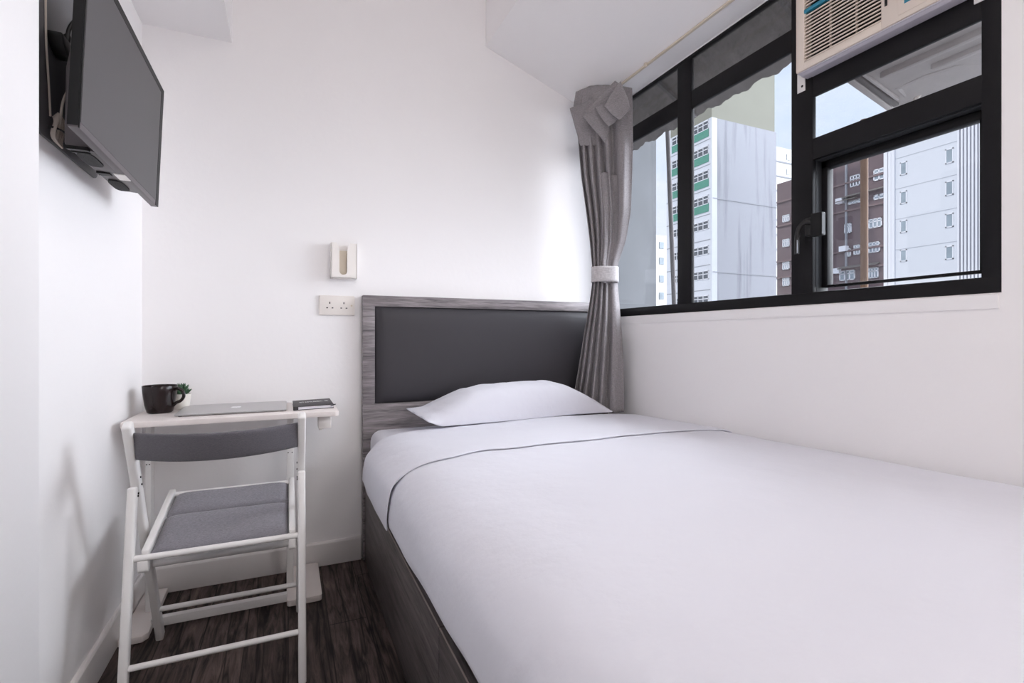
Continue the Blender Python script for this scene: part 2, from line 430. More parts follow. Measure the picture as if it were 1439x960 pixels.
# ------------------------------------------------------------------ window
win = thing('window_1', (XR, 1.47, WZ0), 'black framed window over the bed', 'window', None, 'structure')
FX0, FX1 = 1.597, 1.613
def fbar(mb, y0, y1, z0, z1, x0=FX0, x1=FX1, m='black_frame', bev=0.003):
    mb.box(x0, x1, y0, y1, z0, z1, m, bev)
mb = MB()
fbar(mb, WY0, WY1, WZ0, 1.143); fbar(mb, WY0, WY1, 2.203, WZ1)
fbar(mb, 2.27, WY1, 1.14, 2.206); fbar(mb, WY0, 0.679, 1.14, 2.206)
mb.build('window_frame', win)
mb = MB(); fbar(mb, 1.676, 1.761, 1.14, 2.206, 1.595, 1.614); mb.build('mullion', win)
mb = MB(); fbar(mb, 1.124, 1.202, 1.14, 2.206, 1.595, 1.614); mb.build('mullion', win)
mb = MB(); fbar(mb, 1.200, 1.678, 1.986, 2.063); mb.build('transom', win)
mb = MB(); fbar(mb, 1.759, 2.272, 1.986, 2.063); mb.build('transom', win)
mb = MB(); fbar(mb, 0.677, 1.126, 1.584, 1.655); mb.build('transom', win)
mb = MB(); fbar(mb, 0.677, 1.126, 1.795, 1.866); mb.build('transom', win)
def pane(y0, y1, z0, z1, m, x=1.603):
    mb = MB(); mb.box(x, x + 0.004, y0, y1, z0, z1, m); return mb.build('glass_pane', win)
pane(1.755, 2.275, 2.058, 2.207, 'glass_dirty'); pane(1.198, 1.68, 2.058, 2.207, 'glass_dirty')
pane(1.755, 2.275, 1.14, 1.99, 'glass_dusty'); pane(1.198, 1.68, 1.14, 1.99, 'glass_dusty')
pane(0.675, 1.128, 1.65, 1.80, 'glass_dusty')
# casement sash set back in its opening
sash = MB()
fbar(sash, 0.677, 0.701, 1.1625, 1.582, 1.640, 1.672); fbar(sash, 1.104, 1.127, 1.1625, 1.582, 1.640, 1.672)
fbar(sash, 0.677, 1.127, 1.557, 1.582, 1.640, 1.672); fbar(sash, 0.677, 1.127, 1.1595, 1.1665, 1.640, 1.672, bev=0.001)
so = sash.build('casement_sash', win)
mb = MB(); mb.box(1.655, 1.658, 0.70, 1.105, 1.166, 1.559, 'glass_clean'); mb.build('glass_pane', so)
mb = MB(); mb.box(1.634, 1.640, 0.690, 1.098, 1.1575, 1.1600, 'black_frame', 0.0005); mb.build('sash_seal', so)
mb = MB()
mb.box(1.6135, 1.674, 1.1235, 1.142, 1.140, 1.60, 'frame_liner', 0.002); mb.box(1.6135, 1.674, 0.66, 1.140, 1.5825, 1.602, 'frame_liner', 0.002); mb.box(1.6135, 1.674, 0.655, 0.6785, 1.140, 1.60, 'frame_liner', 0.002); mb.box(1.6135, 1.674, 0.66, 1.140, 1.120, 1.1440, 'black_frame', 0.002)
tag(mb.build('casement_liner', win), 'grey metal lining of the casement opening')
mb = MB(); mb.box(1.576, 1.596, 1.080, 1.119, 1.324, 1.400, 'tv_black', 0.003)
mb.box(1.5775, 1.594, 1.0792, 1.0800, 1.328, 1.396, 'frame_liner')
ho = mb.build('window_lock', so)
pts = catmull([(1.590, 1.118, 1.372), (1.575, 1.134, 1.376), (1.566, 1.148, 1.362), (1.563, 1.155, 1.335), (1.563, 1.157, 1.30), (1.563, 1.157, 1.272)], 24)
mb = MB(); mb.tube(pts, [0.009] * 6 + [0.0075] * 18, 'black_plastic', 12)
mb.box(1.585, 1.597, 1.122, 1.146, 1.33, 1.392, 'black_plastic', 0.004)
mb.box(1.5555, 1.557, 1.1495, 1.1515, 1.274, 1.318, 'lever_highlight', 0.0005)  # thin bright strip painted on as the lever's silver highlight
mb.build('lever_handle', ho)

# outer face of the building above and around the window
mb = MB()
WY2 = 2.48
mb.box(1.631, 1.66, -7, 0.60, -12, 14, 'concrete_grey'); mb.box(1.631, 1.66, WY2, 9, -12, 14, 'concrete_grey')
mb.box(1.631, 1.66, 0.60, WY2, -12, WZ0 - 0.03, 'concrete_grey'); mb.box(1.631, 1.66, 0.60, WY2, WZ1 + 0.03, 14, 'concrete_grey')
struct('wall_exterior', mb, 'outer concrete face of the building around the window')

# ------------------------------------------------------------------ curtain rail
cr_ = thing('curtain_rail', (1.478, 2.0, 2.222), 'slim cream curtain rail along the soffit edge above the window', 'curtain rail')
mb = MB(); mb.box(1.474, 1.487, -0.4, 2.335, 2.2195, 2.2275, 'rail_cream', 0.002); mb.build('rail', cr_)
mb = MB(); mb.box(1.466, 1.476, 1.820, 1.836, 2.210, 2.230, 'rail_cream', 0.004); mb.build('bracket', cr_)

# ------------------------------------------------------------------ air conditioner
ac = thing('air_conditioner', (1.57, 0.92, 1.866), 'cream window air conditioner with slatted grille mounted in the window frame', 'air conditioner')
AY0, AY1, AZ1 = 0.672, 1.152, 2.216
mb = MB()
# front cover as a ring round the recessed grille
mb.box(1.550, 1.597, 1.121, AY1, 1.872, AZ1, 'ac_plastic', 0.005)
mb.box(1.550, 1.597, AY0, 0.888, 1.872, AZ1, 'ac_plastic', 0.005)
mb.box(1.550, 1.597, 0.885, 1.124, 1.872, 1.898, 'ac_plastic', 0.004)
mb.box(1.550, 1.597, 0.885, 1.124, 2.196, AZ1, 'ac_plastic', 0.004)
fc = mb.build('front_cover', ac)
mb = MB(); mb.box(1.5485, 1.5512, 0.690, 0.842, 1.886, 2.20, 'ac_plastic', 0.001); cp = mb.build('control_panel', fc)
mb = MB(); mb.box(1.5475, 1.5492, 0.705, 0.826, 1.910, 2.00, 'ac_teal', 0.0006); tag(mb.build('teal_label', fc), 'teal rounded label')
mb = MB(); mb.box(1.5490, 1.5502, 0.8695, 0.8765, 1.932, 2.16, 'ac_dark'); tag(mb.build('slot', fc), 'dark vertical slot')
mb = MB(); mb.box(1.585, 1.592, 0.886, 1.123, 1.896, 2.198, 'ac_dark'); mb.build('filter', ac)
mb = MB(); z = 1.9035
while z < 2.19:
    if not (2.052 < z < 2.074):
        mb.beam((1.5585, 0.884, z), (1.5585, 1.125, z), 0.012, 0.0042, (1, 0, 0.45), 'ac_plastic', 0.0012)
    z += 0.0112
for y in (0.963, 1.043):
    mb.box(1.562, 1.570, y - 0.0012, y + 0.0012, 1.898, 2.196, 'ac_plastic')
gr = mb.build('grille', ac)
mb = MB(); mb.box(1.5505, 1.566, 0.884, 1.1225, 2.0575, 2.0690, 'ac_teal', 0.001); tag(mb.build('teal_stripe', ac), 'teal stripe across the grille')
mb = MB(); mb.box(1.553, 1.597, AY0 + 0.002, AY1 - 0.006, 1.8665, 1.8715, 'ac_lilac', 0.002)
mb.prism([(1.556, 1.8665), (1.599, 1.8665), (1.599, 1.860), (1.566, 1.861)], 'y', AY0 + 0.004, AY1 - 0.010, 'ac_lilac', 0.001)
tag(mb.build('lower_tray', ac), 'lilac grey lower edge')
# body outside the wall, seen from below through the upper pane
mb = MB(); bp_ = [(1.600, 0.684, 1.876), (1.600, 1.075, 1.876), (2.09, 1.165, 1.858), (2.30, 1.140, 1.850), (2.30, 0.684, 1.850)]
mb.add(bp_ + [(x, y, 2.198) for x, y, z in bp_], [(0, 1, 2, 3, 4), (9, 8, 7, 6, 5)] + [(i, (i + 1) % 5, (i + 1) % 5 + 5, i + 5) for i in range(5)], 'ac_steel')
bd = mb.build('outer_body', ac)
mb = MB()
# pressed ribs and edge flange of the base pan
mb.beam((1.62, 1.070, 1.872), (2.08, 1.152, 1.855), 0.022, 0.018, (0, 1, 0), 'ac_steel', 0.004); mb.beam((1.62, 1.030, 1.872), (2.02, 1.098, 1.857), 0.010, 0.014, (0, 1, 0), 'ac_steel', 0.003)
for (y0, y1, x0, x1) in ((0.74, 1.03, 1.70, 1.722), (0.74, 1.03, 1.79, 1.812), (0.72, 0.93, 1.88, 1.905)):
    mb.box(x0, x1, y0, y1, 1.848, 1.882, 'ac_steel', 0.008)
    mb.box(x1, x1 + 0.012, y0 - 0.01, y1 + 0.01, 1.862, 1.882, 'ac_steel_shade_dirt', 0.002)  # dark strip painted as the shade beside the rib
mb.tube([(2.01, 0.86, 1.874), (1.96, 0.90, 1.870), (1.94, 0.97, 1.870), (1.95, 1.06, 1.872), (2.03, 1.08, 1.872)], 0.014, 'ac_steel', 8)
mb.beam((1.62, 1.050, 1.872), (2.06, 1.125, 1.855), 0.018, 0.012, (0, 1, 0), 'ac_steel_shade_dirt', 0.002)
for (x, y) in ((1.76, 0.80), (1.85, 0.76), (1.74, 0.99), (1.93, 0.80)):
    mb.tube([Vector((x + 0.018 * math.cos(a), y + 0.018 * math.sin(a), 1.8745)) for a in [i * PI / 8 for i in range(16)]], 0.0035, 'ac_steel', 6, closed=True)
mb.build('base_pan', bd)
mb = MB(); mb.tube(catmull([(2.05, 1.00, 1.885), (2.07, 1.06, 1.86), (2.09, 1.11, 1.80), (2.10, 1.13, 1.72)], 20), 0.008, 'cable_white', 8)
mb.build('drain_hose', bd)
for (y0, y1, z0, z1) in ((1.149, 1.178, 1.826, 1.893), (0.662, 0.692, 1.838, 1.893)):
    mb = MB(); mb.box(1.5935, 1.5968, y0, y1, z0, z1, 'white_metal', 0.0008)
    mb.tube([(1.5925, (y0 + y1) / 2 - 0.004, z0 + 0.018), (1.594, (y0 + y1) / 2 - 0.004, z0 + 0.018)], 0.004, 'ac_dark', 10)
    mb.build('mounting_bracket', ac)

# ------------------------------------------------------------------ bed
bed = thing('bed', (0.95, 1.2, 0), 'grey wood bed base with a tall headboard of dark vinyl and grey wood', 'bed')
BX0, BX1 = 0.309, 1.588
mb = MB(); mb.box(BX0 + 0.018, BX1, 0.21, 2.28, 0.0, 0.372, 'wood_base', 0.002)
mb.build('bed_base', bed)
for (y0, y1) in ((0.205, 1.097), (1.101, 2.282)):
    mb = MB(); mb.box(BX0, BX0 + 0.0175, y0, y1, 0.004, 0.340, 'wood_base', 0.0015); sp_ = mb.build('side_panel', bed)
    mb = MB(); mb.box(BX0 - 0.0004, BX0 + 0.0025, y0, y1, 0.3385, 0.3405, 'edge_highlight'); tag(mb.build('edge_highlight', sp_), 'pale painted edge highlight')  # pale line painted along the top edge as its highlight
mb = MB()
HX0, HX1, HY0, HY1 = 0.301, 1.592, 2.290, 2.336
mb.box(HX0, HX1, HY0, HY1, 1.131, 1.179, 'wood_headboard', 0.0012); mb.box(HX0, HX1, HY0, HY1, 0.01, 0.697, 'wood_headboard', 0.0012)
mb.box(HX0, 0.352, HY0, HY1, 0.697, 1.131, 'wood_headboard', 0.0012); mb.box(1.545, HX1, HY0, HY1, 0.697, 1.131, 'wood_headboard', 0.0012)
hb = mb.build('headboard', bed)
# padded vinyl panel: pillowed grid
rows = []
for i in range(25):
    v = i / 24; r = []
    for j in range(61):
        u = j / 60
        e = (1 - abs(2 * u - 1) ** 14) * (1 - abs(2 * v - 1) ** 8)
        r.append(Vector((0.353 + u * 1.191, 2.300 - 0.026 * max(0, e) ** 0.5, 0.698 + v * 0.432)))
    rows.append(r)
tag(MB().grid(rows, 'vinyl').build('upholstered_panel', hb), 'dark grey padded vinyl panel')

mat_ = MB(); mat_.box(0.324, 1.556, 0.225, 2.280, 0.374, 0.590, 'linen_white', 0.05, 5)
mt = tag(mat_.build('mattress'), 'white sheeted mattress on the grey bed base', 'mattress')

def drape(name, y0, y1, ztop, xl, hem, ny, rim, seed, thick, mat='linen_white', amp=0.005, wob=0.0, foot=0.0, xr=1.583):
    ys = [y0 + (y1 - y0) * i / (ny - 1) for i in range(ny)]
    if rim:
        ys = [y for y in ys if y < y1 - 0.07] + [y1 - 0.07 + 0.07 * math.sin(PI / 2 * k / 8) for k in range(9)]
    rows = []
    for iy, y in enumerate(ys):
        k = max(0.0, min(1.0, (y1 - y) / 0.07)) if rim else 1.0
        dz = -rim * (1 - math.sqrt(max(0, 1 - (1 - k) ** 2))) if rim else 0
        zt = (ztop(y) if callable(ztop) else ztop) + dz
        hm = hem(y) if callable(hem) else hem
        xx = xl + (0.022 * (1 - k) if rim else 0)
        prof = [(xr, zt - 0.075), (xr - 0.001, zt - 0.035), (xr - 0.013, zt - 0.012), (1.50, zt + 0.003), (1.25, zt + 0.012), (0.95, zt + 0.014), (0.62, zt + 0.008),
                (0.47, zt + 0.002), (0.385, zt - 0.010), (0.325, zt - 0.034), (xx + 0.018, zt - 0.072), (xx + 0.004, zt - 0.115), (xx, zt - 0.16), (xx + 0.001, (zt - 0.16 + hm) / 2), (xx + 0.004, hm)]
        pts = catmull([(a, 0, b) for a, b in prof], 84)
        r = []
        for p in pts:
            q = Vector((p.x, y, p.z))
            n1 = noise.noise(Vector((q.x * 3 + seed, y * 3, q.z * 3))) * amp
            n2 = noise.noise(Vector((q.x * 9 + seed, y * 7, q.z * 5))) * amp * 0.45
            top = max(0, min(1, (q.x - 0.30) / 0.1))
            q.z += (n1 + n2) * top
            q.x += (n1 * 0.8 + n2) * (1 - top) - 0.5 * amp * (1 - top)
            q.x = min(q.x, xr + 0.003)
            if wob: q.y += wob * (1 - iy / (len(ys) - 1)) * (noise.noise(Vector((q.x * 2.2, 1.5, q.z * 3))) + 0.4 * noise.noise(Vector((q.x * 8, 7, q.z * 6))))
            r.append(q)
        # gentle waviness of the hem
        for t in range(1, 14):
            r[-t].z += 0.010 * noise.noise(Vector((y * 4.5, seed, 0))) * (14 - t) / 13
        rows.append(r)
    if foot:
        down = []
        for k in range(12):
            zk = foot + (0.66 - foot) * k / 11
            dy = 0.035 * max(0.0, (k - 7) / 4) ** 2
            down.append([Vector((p.x, p.y - 0.035 + dy, min(p.z - 0.02 * (1 - k / 11), zk))) for p in rows[0]])
        rows = down + rows[1:]
    o = MB().grid(rows, mat).build(name)
    solidify(o, thick, 0)
    subsurf(o, 1)
    return o
tag(drape('bed_sheet', 1.470, 2.03, lambda y: 0.6335 - 0.010 * max(0, (y - 1.56)) / 0.30, 0.2590, lambda y: 0.430 + 0.03 * max(0, (y - 1.85)) / 0.18, 48, 0.012, 3.1, 0.006, wob=0.05, xr=1.588), 'white turned-down sheet edge folded over the duvet below the pillow', 'sheet')
tag(drape('duvet', 0.13, 1.56, lambda y: 0.622 + 0.030 * (1.5 - y) / 1.3, 0.272, lambda y: 0.436 + 0.022 * max(0, min(1, (1.3 - y) / 0.5)), 90, 0.004, 3.1, 0.012, amp=0.005, foot=0.40, xr=1.574), 'plump white duvet covering most of the bed', 'duvet')

# pillow
def pillow():
    P00 = Vector((0.50, 1.940, 0)); P10 = Vector((1.452, 2.05, 0)); P01 = Vector((0.478, 2.235, 0)); P11 = Vector((1.425, 2.095, 0))
    hu = [(0, 0.0), (0.04, 0.030), (0.12, 0.072), (0.22, 0.114), (0.32, 0.130), (0.5, 0.136), (0.66, 0.134), (0.74, 0.116), (0.86, 0.068), (0.96, 0.022), (1, 0.0)]
    n, m = 64, 40; top = []; bot = []
    for i in range(m + 1):
        v = i / m; rt = []; rb = []
        for j in range(n + 1):
            u = j / n
            cu = 0.035 * math.sin(PI * u) * (1 - v) - 0.0 * v
            p = (P00.lerp(P10, u)).lerp(P01.lerp(P11, u), v)
            p.y += -0.02 * math.sin(PI * u) * (1 - v)
            hv = (1 - abs(2 * v - 1) ** 3.2) ** 0.6
            h = lerp_table(hu, u) * hv
            base = 0.640 + 0.010 * v + 0.022 * max(0, 1 - u / 0.06) - 0.010 * max(0, (u - 0.75) / 0.25) + 0.004 * v
            wr = 0.008 * noise.noise(Vector((u * 7 + v * 3, v * 2.5, 4))) + 0.0045 * noise.noise(Vector((u * 26 + v * 5, v * 4, 9)))
            rt.append(Vector((p.x, p.y, base + 0.004 + h + wr * hv)))
            rb.append(Vector((p.x, p.y, base - 0.003 - 0.006 * hv * min(1, 8 * u * (1 - u)))))
        top.append(rt); bot.append(rb)
    mb = MB().grid(top, 'linen_white').grid([list(reversed(r)) for r in bot], 'linen_white')
    rim = [top[0], bot[0]]
    mb.grid([top[0], bot[0]], 'linen_white'); mb.grid([top[-1], bot[-1]], 'linen_white')
    mb.grid([[r[0] for r in top], [r[0] for r in bot]], 'linen_white'); mb.grid([[r[-1] for r in top], [r[-1] for r in bot]], 'linen_white')
    o = mb.build('pillow', weld=True, angle=70); subsurf(o, 1)
    return tag(o, 'single white pillow propped against the dark headboard', 'pillow')
pillow()

# ------------------------------------------------------------------ curtain
cu = thing('curtain', (1.44, 2.14, 0.62), 'grey linen curtain tied back in the corner beside the window', 'curtain')
SIL = [  # image height, left edge, right edge of the hanging cloth
    (112, 812, 888), (150, 806, 889), (200, 813, 889), (250, 817, 888), (300, 824, 886), (340, 829, 879), (372, 832, 868), (388, 833, 867), (402, 832, 868),
    (430, 828, 870.5), (470, 821, 874), (520, 813, 876), (560, 806, 876.5), (578, 803, 876.5)]
ZL = [(112, 2.62), (150, 2.62), (300, 2.58), (388, 2.545), (470, 2.57), (584, 2.60)]
ZR = [(112, 2.40), (150, 2.42), (300, 2.48), (388, 2.545), (470, 2.55), (584, 2.55)]
vd = Vector((0.553, 0.833, 0)).normalized()
def curtain_rows(folds, n, v0, v1, lev, fa, fb, push, seed, amp=1.0, t0=0.0, t1=1.0):
    rows = []
    for i in range(lev):
        v = v0 + (v1 - v0) * i / (lev - 1)
        ul = lerp_table([(a, b) for a, b, c in SIL], v); ur = lerp_table([(a, c) for a, b, c in SIL], v)
        pl = at(ul, v, lerp_table(ZL, v)); pr = at(ur, v, lerp_table(ZR, v))
        w = (pr - pl).length
        a = max(0.012, min(0.045, 0.20 * w)) * amp * (1 - 0.93 * max(0, min(1, (215 - v) / 80)))
        r = []
        for j in range(n):
            s = t0 + (t1 - t0) * j / (n - 1)
            ph = folds * (1 - (1 - s) ** 1.7) * 2 * PI + seed + 0.8 * noise.noise(Vector((s * 3, v * 0.006, seed)))
            f = math.cos(ph); f = math.copysign(abs(f) ** 0.7, f)
            g = 0.35 * noise.noise(Vector((s * 9, v * 0.012, seed + 5)))
            bow = -4 * (s - 0.5) ** 2 * 0.0 + 0.03 * (1 - (2 * s - 1) ** 2)
            p = pl.lerp(pr, s) - vd * (a * (0.5 + 0.5 * f + g) + bow + push)
            r.append(p)
        rows.append(r)
    return rows
o = MB().grid(curtain_rows(5.2, 240, 124, 578, 90, 0, 0, 0.0, 0.6), 'curtain_linen').build('hanging_cloth', cu, angle=80); solidify(o, 0.002)
# back layer closing the bundle
rows = curtain_rows(6.0, 120, 128, 584, 60, 0, 0, 0.0, 2.4)
# front double layer below the gathered top, from its own hem to the tieback
o = MB().grid(curtain_rows(2.2, 90, 250, 400, 40, 0, 0, 0.014, 4.0, 0.9, 0.40, 0.80), 'curtain_linen').build('front_layer', cu, angle=80); solidify(o, 0.002)
# tieback band
rows = []
for v in (377, 380, 388, 395, 398):
    pl = at(831.5, v, 2.545); pr = at(868.5, v, 2.545); r = []
    c = (pl + pr) / 2; hw = (pr - pl) / 2
    for j in range(48):
        an = 2 * PI * j / 48
        e = 0.0015 if v in (377, 398) else 0
        ca, sa = math.cos(an), math.sin(an)
        ca = math.copysign(abs(ca) ** 0.8, ca); sa = math.copysign(abs(sa) ** 0.8, sa)
        r.append(c + hw * ca * 1.0 - vd * ((0.048 - e) * sa + 0.036))
    rows.append(r)
o = MB().grid(rows, 'tieback_cloth', closed_u=True).build('tieback', cu, angle=60); solidify(o, 0.003); tag(o, 'pale grey tieback band')
# bunched heading folded over at the top
def flap(px, zc, bulge, th=0.012):
    """quad of cloth through four picked points with depth, gently bulged"""
    q = [at(u, v, z) for (u, v), z in zip(px, zc)]
    n = 13; rows = []
    nrm = (q[1] - q[0]).cross(q[3] - q[0]).normalized()
    if nrm.dot(vd) > 0: nrm = -nrm
    for i in range(n):
        a = i / (n - 1); r = []
        for j in range(n):
            b = j / (n - 1)
            p = q[0].lerp(q[1], b).lerp(q[3].lerp(q[2], b), a)
            w = 16 * a * (1 - a) * b * (1 - b)
            p = p + nrm * (bulge * w + 0.004 * noise.noise(Vector((a * 3, b * 3, px[0][0]))))
            r.append(p)
        rows.append(r)
    o = MB().grid(rows, 'curtain_linen').build('folded_heading', cu, angle=70)
    solidify(o, th, 1); b = o.modifiers.new('soft', 'BEVEL'); b.width = 0.004; b.segments = 3
    return o
flap([(800, 152), (838, 136), (842, 205), (815, 205)], [2.58, 2.50, 2.50, 2.55], 0.03)
flap([(818, 163), (838, 151), (857, 178), (852, 203)], [2.42, 2.42, 2.44, 2.46], 0.012)
flap([(836, 152), (853, 146), (868, 168), (856, 177)], [2.40, 2.40, 2.40, 2.42], 0.010)
flap([(849, 150), (872, 115), (886, 154), (870, 169)], [2.37, 2.36, 2.34, 2.37], 0.012)
flap([(822, 160), (866, 117), (872, 122), (832, 164)], [2.45, 2.42, 2.41, 2.44], 0.006, 0.016)
flap([(836, 134), (850, 128), (852, 146), (838, 150)], [2.46, 2.44, 2.43, 2.45], 0.010)

# ------------------------------------------------------------------ desk
desk = thing('desk', (-0.15, 2.13, 0), 'narrow white desk against the back wall behind the folding chair', 'desk')
DZ = 0.72; DX0, DX1, DY0, DY1 = -0.489, 0.172, 1.957, 2.300
def rrect(x0, x1, y0, y1, r, n=6):
    pts = []
    for (cx, cy, a) in ((x1 - r, y1 - r, 0), (x0 + r, y1 - r, 90), (x0 + r, y0 + r, 180), (x1 - r, y0 + r, 270)):
        for k in range(n + 1):
            t = math.radians(a + 90 * k / n); pts.append((cx + r * math.cos(t), cy + r * math.sin(t)))
    return pts
mb = MB(); mb.prism(rrect(DX0, DX1, DY0, DY1, 0.016), 'z', DZ - 0.018, DZ, 'desk_laminate', 0.0015, 2); mb.build('desk_top', desk)
for (x0, x1) in ((-0.006, 0.020), (-0.459, -0.441)):
    mb = MB(); mb.box(x0, x1, 2.135, 2.185, 0.025, DZ - 0.018, 'white_metal', 0.003)
    for k in ((0.006, 0.020) if x1 > 0 else (0.005, 0.013)):
        mb.tube([(x0 + k, 2.1352, 0.545), (x0 + k, 2.134, 0.545)], 0.0022, 'ac_dark', 8)
    mb.build('leg', desk)
mb = MB(); mb.prism(rrect(-0.005, 0.117, 2.016, 2.318, 0.014), 'z', 0.004, 0.026, 'desk_laminate', 0.002); mb.build('foot', desk)
mb = MB(); mb.prism([(-0.497, 1.972), (-0.432, 1.972), (-0.418, 1.992), (-0.424, 2.318), (-0.497, 2.318)], 'z', 0.004, 0.026, 'desk_laminate', 0.003); mb.build('foot', desk)
mb = MB(); mb.box(-0.424, -0.003, 2.045, 2.070, 0.010, 0.040, 'white_metal', 0.003); mb.build('crossbar', desk)
mb = MB(); mb.prism([(0.103 + a, b) for a, b in ((0.0, 0.648), (0.046, 0.648), (0.046, 0.690), (0.036, 0.702), (0.0, 0.702))], 'y', 2.02, 2.075, 'white_plastic', 0.004)
mb.tube([(0.112, 2.045, 0.650), (0.112, 2.045, 0.640)], 0.006, 'white_plastic', 12)
mb.build('adjuster_box', desk)
for bx in ((0.02, 0.06, 2.00, 2.02), (-0.11, -0.095, 1.99, 2.005)):
    mb = MB(); mb.box(*bx, DZ - 0.023, DZ - 0.018, 'ac_dark', 0.001); mb.build('bracket', desk)

# ------------------------------------------------------------------ laptop
lp = thing('laptop', (-0.18, 2.14, DZ), 'closed silver laptop lying on the middle of the white desk', 'laptop')
LX0, LX1, LY0, LY1 = -0.357, -0.006, 2.030, 2.275
def wedge(poly, z00, z01, z10, z11, mat, bev):
    """plate over a rounded outline; bottom/top heights at front (0) and back (1)"""
    bm = bmesh.new(); n = len(poly)
    def Zb(y): return z00 + (z10 - z00) * (y - LY0) / (LY1 - LY0)
    def Zt(y): return z01 + (z11 - z01) * (y - LY0) / (LY1 - LY0)
    lo = [bm.verts.new((x, y, Zb(y))) for x, y in poly]; hi = [bm.verts.new((x, y, Zt(y))) for x, y in poly]
    bm.faces.new(lo); bm.faces.new(list(reversed(hi)))
    for i in range(n): bm.faces.new((lo[i], hi[i], hi[(i + 1) % n], lo[(i + 1) % n]))
    bmesh.ops.recalc_face_normals(bm, faces=bm.faces)
    bmesh.ops.bevel(bm, geom=[e for e in bm.edges if abs(e.verts[0].co.z - e.verts[1].co.z) < 0.003 and len([f for f in e.link_faces if len(f.verts) > 8]) == 1], offset=bev, segments=2, affect='EDGES')
    return bm
mb = MB(); mb.from_bm(wedge(rrect(LX0, LX1, LY0, LY1, 0.012), DZ + 0.0026, DZ + 0.0044, DZ + 0.0026, DZ + 0.0077, 'laptop_metal', 0.0008), 'laptop_metal'); mb.build('laptop_base', lp)
mb = MB(); mb.from_bm(wedge(rrect(LX0, LX1, LY0 + 0.001, LY1, 0.012), DZ + 0.0048, DZ + 0.0072, DZ + 0.0080, DZ + 0.0112, 'laptop_metal', 0.0008), 'laptop_metal'); ld = mb.build('lid', lp)
for (x, y) in ((-0.34, 2.045), (-0.022, 2.045), (-0.34, 2.262), (-0.022, 2.262)):
    mb = MB(); mb.lathe((x, y, DZ), [(0.006, 0.0), (0.006, 0.0027)], 'black_rubber', 12); mb.build('rubber_foot', lp)
# fruit shaped emblem on the lid, read from the hinge side
prof = [(0, -0.017), (0.006, -0.019), (0.012, -0.015), (0.0165, -0.006), (0.017, 0.004), (0.012, 0.0125), (0.005, 0.0135), (0, 0.0115), (-0.005, 0.0135), (-0.012, 0.0125), (-0.0165, 0.005), (-0.0115, 0.001), (-0.0105, -0.004), (-0.0155, -0.009), (-0.012, -0.015), (-0.006, -0.019)]
cx, cy = -0.18, 2.155
zt = DZ + 0.0072 + (0.0112 - 0.0072) * (cy - LY0) / (LY1 - LY0)
mb = MB(); mb.prism([(cx + a * 1.05, cy - b * 1.05) for a, b in prof], 'z', zt - 0.001, zt + 0.0006, 'laptop_logo')
mb.prism([(cx + a, cy - 0.019 - b) for a, b in ((0.0, -0.003), (0.004, 0.0), (0.006, 0.006), (0.001, 0.003))], 'z', zt - 0.001, zt + 0.0006, 'laptop_logo')
tag(mb.build('emblem', ld), 'white fruit emblem')

# ------------------------------------------------------------------ mug, plant, notebook
mg = thing('mug', (-0.424, 2.182, DZ), 'dark brown glazed mug at the left end of the white desk', 'mug')
mb = MB(); mb.lathe((-0.424, 2.182, DZ), [(0.0, 0.0), (0.036, 0.0), (0.040, 0.004), (0.047, 0.030), (0.0525, 0.070), (0.0545, 0.097), (0.0535, 0.0985), (0.0515, 0.097), (0.0495, 0.070), (0.044, 0.030), (0.036, 0.008), (0.0, 0.006)], 'mug_glaze', 48)
mb.build('cup', mg)
hd = Vector((0.93, -0.36, 0)).normalized(); hc = Vector((-0.424, 2.182, DZ + 0.060))
mb = MB(); mb.tube(catmull([hc + hd * 0.051 + Vector((0, 0, 0.022)), hc + hd * 0.066 + Vector((0, 0, 0.027)), hc + hd * 0.080 + Vector((0, 0, 0.016)), hc + hd * 0.083 + Vector((0, 0, -0.003)), hc + hd * 0.072 + Vector((0, 0, -0.018)), hc + hd * 0.058 + Vector((0, 0, -0.024)), hc + hd * 0.047 + Vector((0, 0, -0.034))], 28), 0.0055, 'mug_glaze', 10)
mb.build('handle', mg)
px_, py_ = -0.372, 2.262
pl_ = thing('potted_succulent', (px_, py_, DZ), 'small green succulent in a white pot behind the mug', 'potted plant')
mb = MB(); mb.lathe((px_, py_, DZ), [(0.0, 0.0), (0.024, 0.0), (0.026, 0.002), (0.0325, 0.056), (0.0325, 0.058), (0.0300, 0.058), (0.0292, 0.052), (0.0, 0.052)], 'pot_ceramic', 32); mb.build('pot', pl_)
mb = MB(); mb.lathe((px_, py_, DZ), [(0.029, 0.0521), (0.024, 0.0545), (0.0, 0.0555)], 'soil', 24); mb.build('soil', pl_)
for ring, (cnt, el, ln, z0) in enumerate(((7, 22, 0.036, 0.056), (6, 46, 0.038, 0.060), (5, 66, 0.036, 0.063), (2, 82, 0.034, 0.064))):
    for k in range(cnt):
        an = 2 * PI * k / cnt + ring * 0.55; e = math.radians(el)
        d = Vector((math.cos(an) * math.cos(e), math.sin(an) * math.cos(e), math.sin(e))); up = Vector((-math.cos(an) * math.sin(e), -math.sin(an) * math.sin(e), math.cos(e)))
        b0 = Vector((px_, py_, DZ + z0)) + Vector((math.cos(an), math.sin(an), 0)) * 0.004
        pts = [b0 + d * ln * t + up * 0.006 * (t * t) for t in (0, 0.15, 0.35, 0.6, 0.8, 0.93, 1.0)]
        mb = MB(); mb.tube(pts, [0.003, 0.0052, 0.0062, 0.0052, 0.0032, 0.0014, 0.0003], 'succulent_leaf', 8); mb.build('leaf', pl_)
nb = thing('notebook', (0.09, 2.13, DZ), 'small black notebook with white lettering at the right end of the desk', 'notebook')
q = [Vector((0.018, 2.030)), Vector((0.161, 2.054)), Vector((0.160, 2.262)), Vector((0.016, 2.232))]
